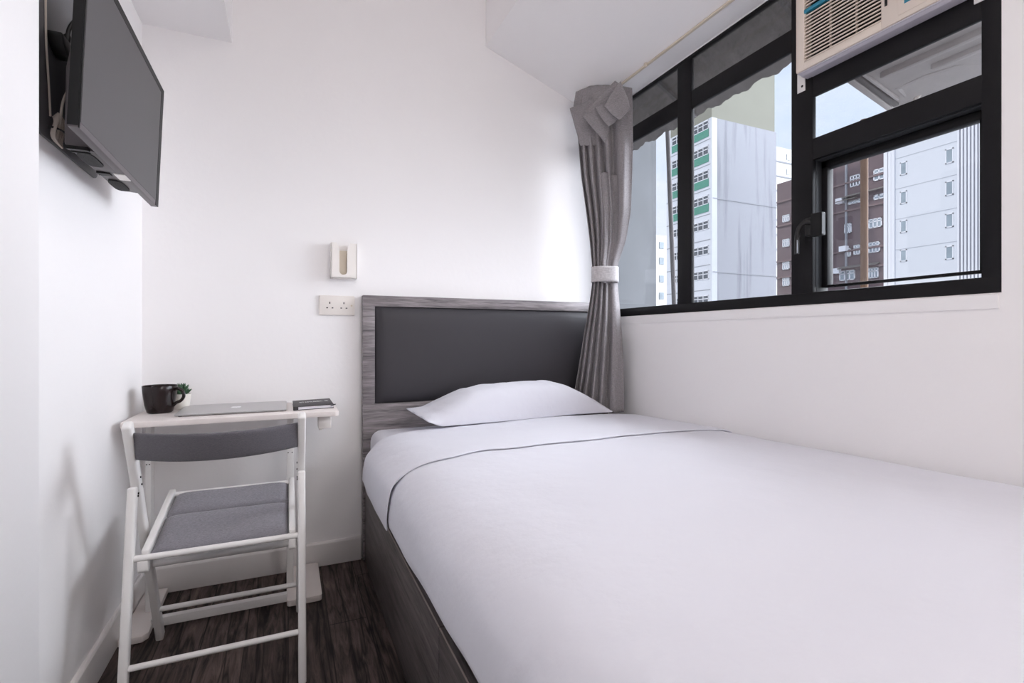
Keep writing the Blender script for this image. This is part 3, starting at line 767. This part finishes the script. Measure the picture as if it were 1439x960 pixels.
def quad(q, inset=0.0):
    c = sum(q, Vector((0, 0))) / 4
    return [tuple(c + (p - c) * (1 - inset)) for p in q]
mb = MB(); mb.prism(quad(q), 'z', DZ + 0.0005, DZ + 0.0025, 'notebook_cover', 0.0006); mb.prism(quad(q), 'z', DZ + 0.0125, DZ + 0.0145, 'notebook_cover', 0.0006)
mb.build('cover', nb)
mb = MB(); mb.prism(quad(q, 0.035), 'z', DZ + 0.0024, DZ + 0.0126, 'paper'); mb.build('pages', nb)
mb = MB(); mb.prism([(0.0165, 2.0290), (0.0345, 2.0320), (0.0335, 2.0345), (0.0165, 2.0318)], 'z', DZ + 0.0012, DZ + 0.0140, 'notebook_cover'); mb.build('elastic_band', nb)
mb = MB(); mb.tube(catmull([(0.150, 2.052, DZ + 0.008), (0.168, 2.066, DZ + 0.012), (0.166, 2.085, DZ + 0.010), (0.157, 2.095, DZ + 0.008)], 12), 0.0015, 'notebook_cover', 6)
mb.build('ribbon', nb)
fc_ = bpy.data.curves.new('cover_text', 'FONT'); fc_.body = 'STAMLDEA  IE'; fc_.size = 0.0235; fc_.extrude = 0.0003; fc_.align_x = 'CENTER'; fc_.align_y = 'CENTER'
fo = bpy.data.objects.new('tmp_text', fc_); C.objects.link(fo)
dg = bpy.context.evaluated_depsgraph_get(); me = bpy.data.meshes.new_from_object(fo.evaluated_get(dg))
C.objects.unlink(fo); bpy.data.objects.remove(fo)
me.materials.clear(); me.materials.append(MATS['white_print'])
fo = bpy.data.objects.new('lettering', me); C.objects.link(fo); fo.parent = nb
xs = [v.co.x for v in me.vertices]; sc = 0.108 / (max(xs) - min(xs))
fo.scale = (sc, 1.25, 1); fo.location = (0.094 - 0.09, 2.168 - 2.13, 0.0147); fo.rotation_euler = (0, 0, math.atan2(0.030, 0.144))
tag(fo, 'white lettering')

# ------------------------------------------------------------------ folding chair
ch = thing('folding_chair', (-0.174, 1.75, 0), 'white folding chair with grey upholstered seat and backrest', 'chair')
XA = (-0.385, 0.037)
def pa(t): return Vector((0, 1.612 + 0.376 * t, 0.764 * (1 - t)))
for x in XA:
    mb = MB(); a = pa(0); b = pa(1.0); a.x = b.x = x
    b.z += 0.004
    mb.beam(a, b, 0.022, 0.034, (1, 0, 0), 'white_metal', 0.006, 3); mb.build('leg', ch)
for x in XA:
    mb = MB(); mb.beam((x, 1.664, 0.585), (x, 1.558, 0.004), 0.0215, 0.030, (1, 0, 0), 'white_metal', 0.006, 3); mb.build('leg', ch)
    s = 0.0115 if x < 0 else -0.0115
    for (y, z) in ((1.690, 0.605), (1.702, 0.582), (1.668, 0.566), (1.665, 0.560)):
        mb = MB(); mb.tube([(x + s * 0.9, y, z), (x + s * 1.15, y, z)], 0.003, 'ac_dark', 8); mb.build('rivet', ch)
def rod(y, z, r, x0=-0.376, x1=0.028, nm='crossbar'):
    mb = MB(); mb.tube([(x0, y, z), (x1, y, z)], r, 'white_metal', 14); return mb.build(nm, ch)
rod(1.629, 0.402, 0.0085); rod(1.580, 0.140, 0.0078); rod(1.928, 0.122, 0.0082); rod(1.838, 0.305, 0.011)
# seat rails with hooked ends
def zs(y): return 0.404 + 0.19 * (y - 1.64)
for (x0, x1) in ((-0.361, -0.342), (0.002, 0.0205)):
    mb = MB(); xm = (x0 + x1) / 2
    mb.beam((xm, 1.636, zs(1.636) + 0.006), (xm, 1.992, zs(1.992) + 0.006), x1 - x0, 0.020, (1, 0, 0), 'white_metal', 0.004, 2)
    ro = mb.build('seat_rail', ch)
    mb = MB(); mb.prism([(1.622, 0.395), (1.652, 0.400), (1.652, 0.372), (1.644, 0.362), (1.632, 0.360), (1.624, 0.368)], 'x', x0 - (0.006 if x0 < -0.1 else 0.001), x1, 'white_metal', 0.003)
    mb.build('hook', ro)
mb = MB(); mb.tube([(-0.345, 1.982, zs(1.982)), (0.005, 1.982, zs(1.982))], 0.009, 'white_metal', 12); mb.build('crossbar', ch)
def cushion(y0, y1, nm):
    rows_t, rows_b = [], []
    n, m = 24, 14
    for i in range(m + 1):
        v = i / m; y = y0 + (y1 - y0) * v; rt = []; rb = []
        for j in range(n + 1):
            u = j / n; x = -0.341 + 0.342 * u
            e = ((1 - abs(2 * u - 1) ** 10) * (1 - abs(2 * v - 1) ** 3)) 
            e = max(0, e) ** 0.5
            rt.append(Vector((x, y, zs(y) - 0.002 + 0.023 * e + 0.0015 * noise.noise(Vector((u * 4, v * 2, y0 * 9))))))
            rb.append(Vector((x, y, zs(y) - 0.010 + 0.0 * e)))
        rows_t.append(rt); rows_b.append(rb)
    mb = MB().grid(rows_t, 'chair_fabric').grid(rows_b, 'chair_fabric')
    mb.grid([rows_t[0], rows_b[0]], 'chair_fabric'); mb.grid([rows_t[-1], rows_b[-1]], 'chair_fabric')
    mb.grid([[r[0] for r in rows_t], [r[0] for r in rows_b]], 'chair_fabric'); mb.grid([[r[-1] for r in rows_t], [r[-1] for r in rows_b]], 'chair_fabric')
    return mb.build(nm, ch, weld=True, angle=60)
cushion(1.650, 1.834, 'seat'); cushion(1.846, 1.976, 'seat')
# curved padded backrest bowing to the rear
rows = []
for i in range(41):
    u = i / 40; x = -0.374 + 0.400 * u
    y = 1.640 - 0.088 * (1 - (2 * u - 1) ** 2)
    hz = 0.0385
    zc = 0.700
    tilt = -0.51
    sec = []
    for k in range(20):
        an = 2 * PI * k / 20; ca, sa = math.cos(an), math.sin(an)
        a = 0.010 * math.copysign(abs(ca) ** 0.55, ca); b = hz * math.copysign(abs(sa) ** 0.35, sa)
        sec.append(Vector((x, y + a + tilt * b * 0.6, zc + b)))
    rows.append(sec)
mb = MB().grid(rows, 'chair_back_fabric', closed_u=True); k = len(mb.v)
mb.add([rows[0][i] for i in range(20)], [tuple(range(20))], 'chair_back_fabric'); mb.add([rows[-1][i] for i in range(20)], [tuple(range(20))], 'chair_back_fabric')
mb.build('backrest', ch, weld=True, angle=55)

# ------------------------------------------------------------------ television
tv = thing('television', (XL, 1.61, 1.41), 'flat black television tilted on a bracket high on the left wall', 'television')
TY0, TY1 = 1.278, 1.950
def tx(z): return -0.385 + (z - 1.413) / 0.377 * 0.016
mb = MB(); Z0, Z1 = 1.413, 1.790
mb.prism([(tx(Z0) - 0.018, Z0), (tx(Z0), Z0), (tx(Z1), Z1), (tx(Z1) - 0.018, Z1)], 'y', TY0, TY1, 'tv_plastic', 0.0015); bz = mb.build('bezel', tv)
mb = MB(); mb.prism([(tx(1.427) - 0.003, 1.427), (tx(1.427) + 0.0006, 1.427), (tx(1.783) + 0.0006, 1.783), (tx(1.783) - 0.003, 1.783)], 'y', TY0 + 0.008, TY1 - 0.008, 'tv_screen'); mb.build('screen', tv)
mb = MB()
e = 0.0012
for (y0, y1, z0, z1) in ((TY0, TY0 + 0.004, Z0, Z1), (TY1 - 0.032, TY1, Z0, Z1), (TY0, TY1, 1.772, Z1)):
    mb.prism([(tx(z0) - 0.001, z0), (tx(z0) + e, z0), (tx(z1) + e, z1), (tx(z1) - 0.001, z1)], 'y', y0, y1, 'tv_black')
mb.prism([(tx(Z0) - 0.0185, Z0 + 0.004), (tx(Z0) - 0.001, Z0 + 0.004), (tx(Z1) - 0.001, Z1), (tx(Z1) - 0.0185, Z1)], 'y', TY0 - 0.0012, TY0 + 0.002, 'tv_black')
tag(mb.build('screen_border', tv), 'black border')
mb = MB(); mb.prism([(-0.400, 1.4135), (-0.452, 1.418), (-0.459, 1.428), (-0.456, 1.60), (-0.430, 1.74), (-0.388, 1.775)], 'y', 1.436, 1.795, 'tv_plastic', 0.004)
rh = mb.build('rear_housing', tv)
def pq(px, z, th, m, nm, lab=None):
    pts = []
    for (u, v) in px:
        r = ray(u, v); t = (z - HC) / r.z; pts.append((r.x * t, r.y * t))
    mb = MB(); mb.prism(pts, 'z', z - th, z + 0.004, m); return tag(mb.build(nm, rh), lab)
def ell(y0, y1, x0, x1):
    return [((x0 + x1) / 2 + (x1 - x0) / 2 * math.copysign(abs(math.cos(t)) ** 0.6, math.cos(t)), (y0 + y1) / 2 + (y1 - y0) / 2 * math.copysign(abs(math.sin(t)) ** 0.6, math.sin(t))) for t in [2 * PI * k / 28 for k in range(28)]]
for (y0, y1) in ((1.452, 1.552), (1.672, 1.775)):
    mb = MB(); mb.prism(ell(y0, y1, -0.447, -0.413), 'z', 1.4118, 1.420, 'tv_grille'); mb.build('speaker_grille', rh)
mb = MB(); mb.box(-0.411, -0.387, 1.600, 1.655, 1.4118, 1.420, 'white_plastic'); tag(mb.build('label_sticker', rh), 'small white label sticker')
for bx in ((-0.448, -0.420, 1.605, 1.628), (-0.450, -0.415, 1.448, 1.452), (-0.452, -0.412, 1.425, 1.438)):
    mb = MB(); mb.box(*bx, 1.4122, 1.420, 'tv_black'); mb.build('slot', rh)
mb = MB(); mb.box(-0.508, -0.458, 1.62, 1.74, 1.50, 1.70, 'black_plastic', 0.004); mb.box(XL + 0.0065, -0.500, 1.60, 1.76, 1.47, 1.73, 'black_plastic', 0.003); mb.build('wall_bracket', tv)
mb = MB(); mb.prism([(y, z) for y, z in rrect(1.440, 1.83, 1.448, 2.05, 0.03)], 'x', XL + 0.0005, XL + 0.006, 'shadow_board_grey', 0.001); tag(mb.build('shadow_board', tv), 'grey board standing in for the television shadow on the wall')  # dark board takes the place of the television's shadow on the wall
# plug on the wall behind the television
XW = XL + 0.0065
pg = thing('power_plug', (XL, 1.53, 1.68), 'black plug with a cord on the left wall behind the television', 'plug')
mb = MB()
pts = [(1.53 + 0.050 * math.cos(t), 1.695 + 0.040 * math.sin(t)) for t in [PI + PI * k / 16 for k in range(17)]]
mb.prism(pts, 'x', XW + 0.001, XW + 0.030, 'black_rubber', 0.003); mb.build('plug_body', pg)
mb = MB(); mb.tube(catmull([(XW + 0.016, 1.545, 1.690), (XW + 0.018, 1.546, 1.715), (XW + 0.024, 1.548, 1.745), (XW + 0.045, 1.556, 1.785), (XW + 0.075, 1.565, 1.805), (-0.41, 1.57, 1.80)], 24), [0.008] * 6 + [0.0045] * 18, 'black_rubber', 10); mb.build('cord', pg)
cc = thing('cable_coil', (XL, 1.5, 1.44), 'coiled pale cable tied up on the left wall below the television', 'cable')
mb = MB()
for k in range(4):
    rz = 0.030 + 0.003 * k; ry = 0.014 + 0.003 * k
    mb.tube([Vector((XW + 0.010 + 0.003 * k + 0.003 * math.sin(3 * t), 1.502 + ry * math.cos(t), 1.474 + rz * math.sin(t))) for t in [2 * PI * i / 28 for i in range(28)]], 0.0022, 'cable_white', 6, closed=True)
mb.tube(catmull([(XW + 0.006, 1.460, 1.88), (XW + 0.005, 1.466, 1.75), (XW + 0.004, 1.472, 1.66), (XW + 0.004, 1.484, 1.58), (XW + 0.006, 1.488, 1.50)], 20), 0.0022, 'cable_white', 6)
mb.tube(catmull([(-0.47, 1.50, 1.575), (-0.478, 1.492, 1.54), (-0.482, 1.49, 1.50), (-0.490, 1.495, 1.452)], 16), 0.0028, 'cable_white', 6)
mb.build('cable_loop', cc)
mb = MB(); mb.tube(catmull([(XW + 0.004, 1.480, 1.474), (XW + 0.016, 1.486, 1.474), (XW + 0.026, 1.502, 1.472), (XW + 0.028, 1.526, 1.468)], 12), 0.0025, 'black_rubber', 6); mb.build('cable_tie', cc)

# ------------------------------------------------------------------ wall fittings
ts = thing('mounted_tissue_holder', (0.222, YB, 1.25), 'white tissue holder on the back wall above the socket', 'tissue holder')
TX0, TX1, TZ0, TZ1, TYF = 0.168, 0.276, 1.250, 1.402, 2.290
mb = MB()
# front plate with a flared, round-bottomed slot, made as an outline with the notch cut in
ol = [(TX0, TZ0), (TX1, TZ0), (TX1, TZ1)]
sx0, sx1 = 0.2025, 0.2345; cxs = (sx0 + sx1) / 2; rs = (sx1 - sx0) / 2
ol += [(0.248, TZ1), (0.243, TZ1 - 0.008), (0.2375, TZ1 - 0.020), (sx1, TZ1 - 0.036)]
ol += [(cxs + rs * math.cos(t), TZ0 + 0.014 + rs + rs * math.sin(t)) for t in [-PI * k / 12 for k in range(13)]]
ol += [(sx0, TZ1 - 0.036), (0.1995, TZ1 - 0.020), (0.194, TZ1 - 0.008), (0.189, TZ1), (TX0, TZ1)]
mb.prism(ol, 'y', TYF, TYF + 0.004, 'white_plastic')
mb.box(TX0, TX0 + 0.004, TYF, YB - 0.0005, TZ0, TZ1, 'white_plastic', 0.0012); mb.box(TX1 - 0.004, TX1, TYF, YB - 0.0005, TZ0, TZ1, 'white_plastic', 0.0012)
mb.box(TX0, TX1, TYF, YB - 0.0005, TZ0, TZ0 + 0.004, 'white_plastic', 0.0012)
mb.build('holder_box', ts)
mb = MB(); mb.box(TX0 + 0.006, TX1 - 0.006, TYF + 0.012, YB - 0.006, TZ0 + 0.005, TZ1 - 0.032, 'tissue_paper', 0.002); tag(mb.build('tissue_stack', ts), 'beige folded tissues')
sk = thing('power_socket', (0.196, YB, 1.09), 'white double wall socket beside the headboard', 'socket')
mb = MB(); mb.box(0.1225, 0.2705, YB - 0.010, YB - 0.0004, 1.090, 1.176, 'socket_plastic', 0.003, 3); fp = mb.build('face_plate', sk)
for cx in (0.166, 0.2245):
    mb = MB(); y = YB - 0.0104
    mb.box(cx - 0.002, cx + 0.002, y, y + 0.003, 1.139, 1.148, 'ac_dark'); mb.box(cx - 0.0145, cx - 0.0075, y, y + 0.003, 1.1195, 1.1235, 'ac_dark'); mb.box(cx + 0.0075, cx + 0.0145, y, y + 0.003, 1.1195, 1.1235, 'ac_dark')
    mb.build('pin_holes', fp)
mb = MB(); mb.tube([(0.257, YB - 0.0105, 1.133), (0.257, YB - 0.0095, 1.133)], 0.004, 'rail_cream', 12); mb.build('screw_cap', fp)

# ceiling light added out of view to brighten the room
cl = thing('ceiling_fill_light', (0.66, 0.35, CEIL), 'round white ceiling light added out of view for fill', 'fill light')
mb = MB(); mb.lathe((0.66, 0.35, CEIL - 0.028), [(0.0, 0.0), (0.19, 0.0), (0.21, 0.006), (0.212, 0.0275)], 'lamp_diffuser', 40); mb.build('lamp_body', cl)

wl = thing('wall_fill_lamp', (0.95, YF, 1.78), 'white fill lamp added on the wall behind the viewer', 'fill lamp')  # unseen lamp, added behind the camera to brighten the room
mb = MB(); mb.box(0.89, 1.01, YF + 0.001, YF + 0.02, 1.70, 1.86, 'white_metal', 0.004); mb.build('wall_plate', wl)
mb = MB(); mb.tube(catmull([(0.95, YF + 0.018, 1.74), (0.95, YF + 0.10, 1.70), (0.95, YF + 0.20, 1.72), (0.95, YF + 0.235, 1.772)], 16), 0.008, 'white_metal', 10); mb.build('arm', wl)

# ------------------------------------------------------------------ outside: close to the window
aw = thing('awning_canopy', (1.68, 2.4, 2.36), 'grey corrugated awning sheltering the window outside', 'awning')
AWY0, AWY1 = 1.14, 4.6
n = 220; rows = []
for k in range(10):
    s = k / 9; r = []
    for j in range(n + 1):
        y = AWY0 + (AWY1 - AWY0) * j / n
        rg = 0.012 * math.cos(2 * PI * y / 0.19) ** 3
        tear = 0.022 * noise.noise(Vector((y * 6, 3, 0))) + 0.012 * noise.noise(Vector((y * 23, 1, 0)))
        x = 1.672 + (0.628 + tear) * s; z = 2.69 - 0.332 * s + rg
        r.append(Vector((x, y, z)))
    rows.append(r)
o = MB().grid(rows, 'awning_sheet').build('awning_sheet', aw, angle=60); solidify(o, 0.004)
for y in (1.55, 2.35, 3.15):
    mb = MB(); mb.beam((1.674, y, 2.655), (2.27, y, 2.338), 0.02, 0.02, (0, 1, 0), 'pipe_grey'); mb.build('rafter', aw)
p0, p1 = atX(937.5, 168, 2.6), atX(947.5, 430, 2.6)
d = (p0 - p1)
mb = MB(); mb.tube([p1 - d * 1.2, p0 + d * 0.12], 0.0165, 'pipe_grey', 14); o = mb.build('drain_pipe'); tag(o, 'leaning grey pipe outside the left window pane', 'pipe')
p0 = atX(1214.5, 200, 3.4)
mb = MB(); mb.tube([(p0.x, p0.y, -6), (p0.x, p0.y, 2.40)], 0.0215, 'pipe_rust', 14); mb.tube([(p0.x, p0.y, -6), (p0.x, p0.y, -5.98)], 0.06, 'pipe_rust', 14)
o = mb.build('scaffold_pole'); tag(o, 'rusty brown upright pole outside the casement', 'pole')

# ------------------------------------------------------------------ outside: buildings
struct('ground', MB().box(-20, 200, -120, 200, -28.2, -28, 'street'), 'street level far below', 'ground')
GZ = -28
def win_x(par, x, y0, y1, z0, z1, frame, glass, nv=2, depth=0.05, fw=0.07, mid=None):
    """window on a wall facing -X: frame part and its pane"""
    mb = MB(); f = fw
    mb.box(x - depth, x + 0.02, y0, y1, z0, z0 + f, frame); mb.box(x - depth, x + 0.02, y0, y1, z1 - f, z1, frame)
    for k in range(nv + 1):
        y = y0 + (y1 - y0 - f) * k / nv; mb.box(x - depth, x + 0.02, y, y + f, z0, z1, frame)
    if mid: mb.box(x - depth, x + 0.02, y0, y1, z0 + (z1 - z0) * mid, z0 + (z1 - z0) * mid + f, frame)
    w = mb.build('window', par, smooth=False)
    mb = MB(); mb.box(x - depth * 0.4, x + 0.01, y0 + f * 0.5, y1 - f * 0.5, z0 + f * 0.5, z1 - f * 0.5, glass); mb.build('pane', w, smooth=False)
    return w

# concrete block close on the left
b = thing('concrete_block', (8, 14, GZ), 'grey concrete building seen through the left window pane beside the curtain', 'building')
c0 = atY(922, 300, 11.9)
mb = MB(); mb.box(c0.x - 6, c0.x, 11.9, 16, GZ, 30, 'concrete_grey'); mb.build('wall', b, smooth=False)

# white tower with green panels
T = thing('white_tower', (50, 47, GZ), 'white tower block with green window panels and a blank streaked side', 'building')
TX, TYY = 45.0, 44.0
tw = atY(1091, 200, TYY).x
zt_ = atY(1000, 164.5, TYY).z
mb = MB(); mb.box(TX, tw, TYY, 51.6, GZ, zt_, 'tower_streaked'); mb.build('wall', T, smooth=False)
mb = MB(); mb.box(TX - 0.03, TX + 0.8, TYY - 0.03, TYY + 0.01, GZ, zt_, 'tower_white'); mb.box(TX - 0.03, TX, TYY, 51.6, GZ, zt_, 'tower_white'); tag(mb.build('window_front', T, smooth=False), 'white window front')
mb = MB(); mb.box(TX + 0.25, tw, TYY + 0.25, 51.2, zt_, zt_ + 9.5, 'tower_olive'); mb.box(TX + 0.2, tw, TYY + 0.2, 51.2, zt_ + 9.5, zt_ + 12.5, 'tower_streaked'); tag(mb.build('upper_storeys', T, smooth=False), 'olive upper storeys')
mb = MB()
for v in (278, 382):
    z = atY(1000, v, TYY).z; mb = MB(); mb.box(TX + 0.1, tw, TYY - 0.04, TYY, z - 0.06, z + 0.06, 'tower_line'); mb.build('string_course', T, smooth=False)
tops = [168, 203.5, 238, 273.5, 309, 344.5, 379.5, 414.5]
for i, v in enumerate(tops):
    z1 = atX(996.5, v, TX).z
    for (y0, y1) in ((44.42, 46.95), (48.0, 50.6)):
        win_x(T, TX - 0.03, y0, y1, z1 - 1.05, z1, 'louvre_white', 'glass_dark', 3, 0.06, 0.09, 0.55)
        if i < 4:
            mb = MB(); mb.box(TX - 0.09, TX - 0.02, y0, y1, z1 - 1.95, z1 - 1.06, 'tower_green'); tag(mb.build('green_panel', T, smooth=False), 'green spandrel panel')
    mb = MB(); mb.box(TX - 0.05, TX, 44.2, 51.6, z1 - 2.35, z1 - 2.25, 'tower_line'); mb.build('floor_line', T, smooth=False)

# small cream building between concrete block and pipe
F = thing('cream_building', (66, 82, GZ), 'distant cream low building seen beside the grey pipe', 'building')
c1 = atY(920, 330, 80); c2 = atY(944, 330, 80)
mb = MB(); mb.box(c1.x, c2.x, 80, 90, GZ, c1.z, 'pale_block'); mb.build('wall', F, smooth=False)
for v in (340, 362, 387, 411):
    p = atY(926.5, v, 80); q_ = atY(932.5, v + 10, 80)
    mb = MB(); mb.box(p.x, q_.x, 79.9, 80.01, q_.z, p.z, 'glass_pale'); mb.build('window', F, smooth=False)

# pale tall block between tower and brick building
P = thing('pale_tower', (110, 90, GZ), 'pale tall block rising behind the brick building', 'building')
mb = MB(); mb.box(104, 117, 86, 102, GZ, atX(1100, 210, 112).z, 'pale_block'); mb.build('wall', P, smooth=False)
for k in range(9):
    z = 44 - k * 3.6
    mb = MB(); mb.box(104, 117, 85.9, 86, z, z + 0.35, 'tower_line'); mb.build('floor_line', P, smooth=False)
    for x in (112.5, 115):
        mb = MB(); mb.box(x, x + 1.3, 85.9, 86.01, z + 1.0, z + 2.4, 'glass_pale'); mb.build('window', P, smooth=False)

# brick building
B = thing('brick_building', (72, 46, GZ), 'brown brick apartment block seen through the open casement', 'building')
BXX = 69.0
ty = atX(1092, 300, BXX).y; by = atX(1256, 300, BXX).y
zt2 = atX(1105, 255, BXX).z
mb = MB(); mb.box(BXX, BXX + 12, by, ty, GZ, zt2, 'brick_brown'); mb.build('wall', B, smooth=False)
mb = MB()
for v in (261, 299, 355, 380):
    p = atX(1180, v, BXX); mb.box(BXX - 0.25, BXX, by, ty, p.z - 0.12, p.z + 0.12, 'brick_trim')
mb.build('string_course', B, smooth=False)
def bw(u0, v0, u1, v1, frame='louvre_white', glass='glass_pale', nv=3, mid=0.62):
    um = (u0 + u1) / 2
    a = atX(u0, v0, BXX); c = atX(u1, v1, BXX); m1 = atX(um, v0, BXX).z; m0 = atX(um, v1, BXX).z
    return win_x(B, BXX, c.y, a.y, m0, m1, frame, glass, nv, 0.12, 0.13, mid)
bw(1195, 246, 1209, 262, glass='glass_dark'); bw(1228, 236, 1251, 252)
bw(1192, 281, 1212, 286); bw(1228, 272, 1251, 279)
bw(1187, 314, 1197, 328); bw(1221, 307, 1240, 320)
bw(1188, 349, 1196, 361, nv=2); bw(1200, 344, 1209, 358, nv=2); bw(1221, 340, 1237, 355)
bw(1180, 380, 1202, 394); bw(1221, 376, 1235, 391)
bw(1100, 302, 1110, 312); bw(1100, 336, 1110, 347); bw(1100, 368, 1110, 379); bw(1100, 390, 1110, 402)
for (u0, u1, v) in ((1188, 1253, 270), (1182, 1236, 374), (1180, 1204, 281)):
    a = atX(u0, v, BXX); c = atX(u1, v, BXX)
    mb = MB(); zz = (a.z + c.z) / 2
    mb.prism([(BXX, zz + 0.25), (BXX - 0.9, zz - 0.1), (BXX - 0.9, zz - 0.2), (BXX, zz + 0.1)], 'y', c.y, a.y, 'awning_sheet'); mb.build('window_canopy', B, smooth=False)
for (u, v) in ((1188, 350), (1179, 381), (1183, 283)):
    a = atX(u, v, BXX); mb = MB(); mb.box(BXX - 0.7, BXX, a.y - 0.45, a.y + 0.45, a.z - 0.35, a.z + 0.35, 'louvre_white'); mb.build('window_unit', B, smooth=False)
for u in (1190, 1247):
    a = atX(u, 300, BXX); mb = MB(); mb.box(BXX - 0.25, BXX, a.y - 0.1, a.y + 0.1, GZ, zt2, 'tower_line'); mb.build('downpipe', B, smooth=False)

# grey slab with small windows and louvred end
G = thing('grey_slab_block', (60, 27, GZ), 'pale grey slab block with small square windows and a louvred end', 'building')
GX = 54.4
y_l = atX(1255, 300, GX).y; y_r = atX(1345.5, 300, GX).y; y_e = atX(1392, 300, GX).y
mb = MB(); mb.box(GX, GX + 10, y_r, y_l, GZ, 34, 'tower_grey'); mb.build('wall', G, smooth=False)
mb = MB()
for k in range(9):
    z = atX(1300, 256, GX).z + 2.97 * (2 - k) ; mb.box(GX - 0.02, GX, y_r, y_l, z - 0.03, z + 0.03, 'joint_line')
mb.build('panel_joint', G, smooth=False)
for k in range(5):
    for (u, v0, h, w) in ((1270, 229 + 40.8 * k - 40.8, 15.5, 9.5), (1334.5, 210.5 + 45.3 * k - 45.3, 17.5, 11.5)):
        a = atX(u - w / 2, v0, GX); c = atX(u + w / 2, v0 + h, GX)
        win_x(G, GX, c.y, a.y, c.z, a.z, 'louvre_white', 'glass_pale', 1, 0.06, 0.09)
mb = MB(); mb.box(GX + 0.3, GX + 10, y_e, y_r, GZ, 34, 'louvre_dark'); mb.build('louvred_end', G, smooth=False)
w_ = (y_r - y_e) / 9.0
for k in range(9):
    y = y_r - k * w_
    mb = MB(); mb.box(GX - 0.05, GX + 0.32, y - w_ * 0.52, y, GZ, 34, 'louvre_white'); tag(mb.build('upright_louvre', G, smooth=False), 'white upright louvre')
for (u, w) in ((1246.5, 0.20), (1251.5, 0.16), (1256, 0.14)):
    a = atX(u, 300, GX)
    mb = MB(); mb.box(GX - 0.2, GX + 0.05, a.y - w, a.y + w, GZ, 34, 'louvre_white'); mb.build('downpipe', G, smooth=False)

# ------------------------------------------------------------------ light
def lamp(name, kind, loc, rot, energy, color, **kw):
    d = bpy.data.lights.new(name, kind); d.energy = energy; d.color = color
    for k, v in kw.items(): setattr(d, k, v)
    o = bpy.data.objects.new(name, d); C.objects.link(o); o.location = loc; o.rotation_euler = rot
    return o
def aim(o, dirv):
    o.rotation_euler = Vector(dirv).to_track_quat('-Z', 'Y').to_euler()
sun = lamp('sun', 'SUN', (0, 0, 20), (0, 0, 0), 1.6, (1.0, 0.95, 0.88), angle=math.radians(1.0)); aim(sun, (0.62, -0.12, -0.72))
day = lamp('hazy_daylight', 'SUN', (5, -5, 20), (0, 0, 0), 16.3, (0.91, 0.95, 1.0), angle=math.radians(84)); aim(day, (-0.84, 0.11, -0.50))
area = lamp('ceiling_fill_lamp', 'AREA', (0.66, 0.35, CEIL - 0.032), (0, 0, 0), 7, (1.0, 0.965, 0.94), shape='DISK', size=0.40)  # added fill from the unseen ceiling fixture

bulb = lamp('wall_fill_bulb', 'POINT', (0.95, -1.06, 1.92), (0, 0, 0), 15, (1.0, 0.965, 0.94), shadow_soft_size=0.13)  # added fill light behind the camera
w = bpy.data.worlds.new('sky'); bpy.context.scene.world = w; w.use_nodes = True
nt = w.node_tree; N, L = nt.nodes, nt.links
bg = N['Background']
tc = N.new('ShaderNodeTexCoord'); mp = N.new('ShaderNodeMapping'); mp.inputs['Scale'].default_value = (1, 1, 2.5)
L.new(tc.outputs['Generated'], mp.inputs['Vector'])
no = N.new('ShaderNodeTexNoise'); no.inputs['Scale'].default_value = 3.0; no.inputs['Detail'].default_value = 6; no.inputs['Roughness'].default_value = 0.55
L.new(mp.outputs[0], no.inputs['Vector'])
cr = N.new('ShaderNodeValToRGB'); cr.color_ramp.elements[0].position = 0.40; cr.color_ramp.elements[1].position = 0.68
cr.color_ramp.elements[0].color = srgb(212, 228, 250); cr.color_ramp.elements[1].color = srgb(242, 247, 255)
L.new(no.outputs['Fac'], cr.inputs[0]); L.new(cr.outputs[0], bg.inputs['Color'])
bg.inputs['Strength'].default_value = 1.1

sc_ = bpy.context.scene
sc_.view_settings.view_transform = 'Standard'
sc_.view_settings.look = 'None'
sc_.view_settings.gamma = 1.0
sc_.view_settings.use_curve_mapping = False
sc_.view_settings.exposure = 0.06
cy_ = sc_.cycles
cy_.max_bounces = 16; cy_.diffuse_bounces = 10; cy_.glossy_bounces = 4; cy_.transparent_max_bounces = 16
cy_.use_denoising = True
cy_.sample_clamp_indirect = 6.0
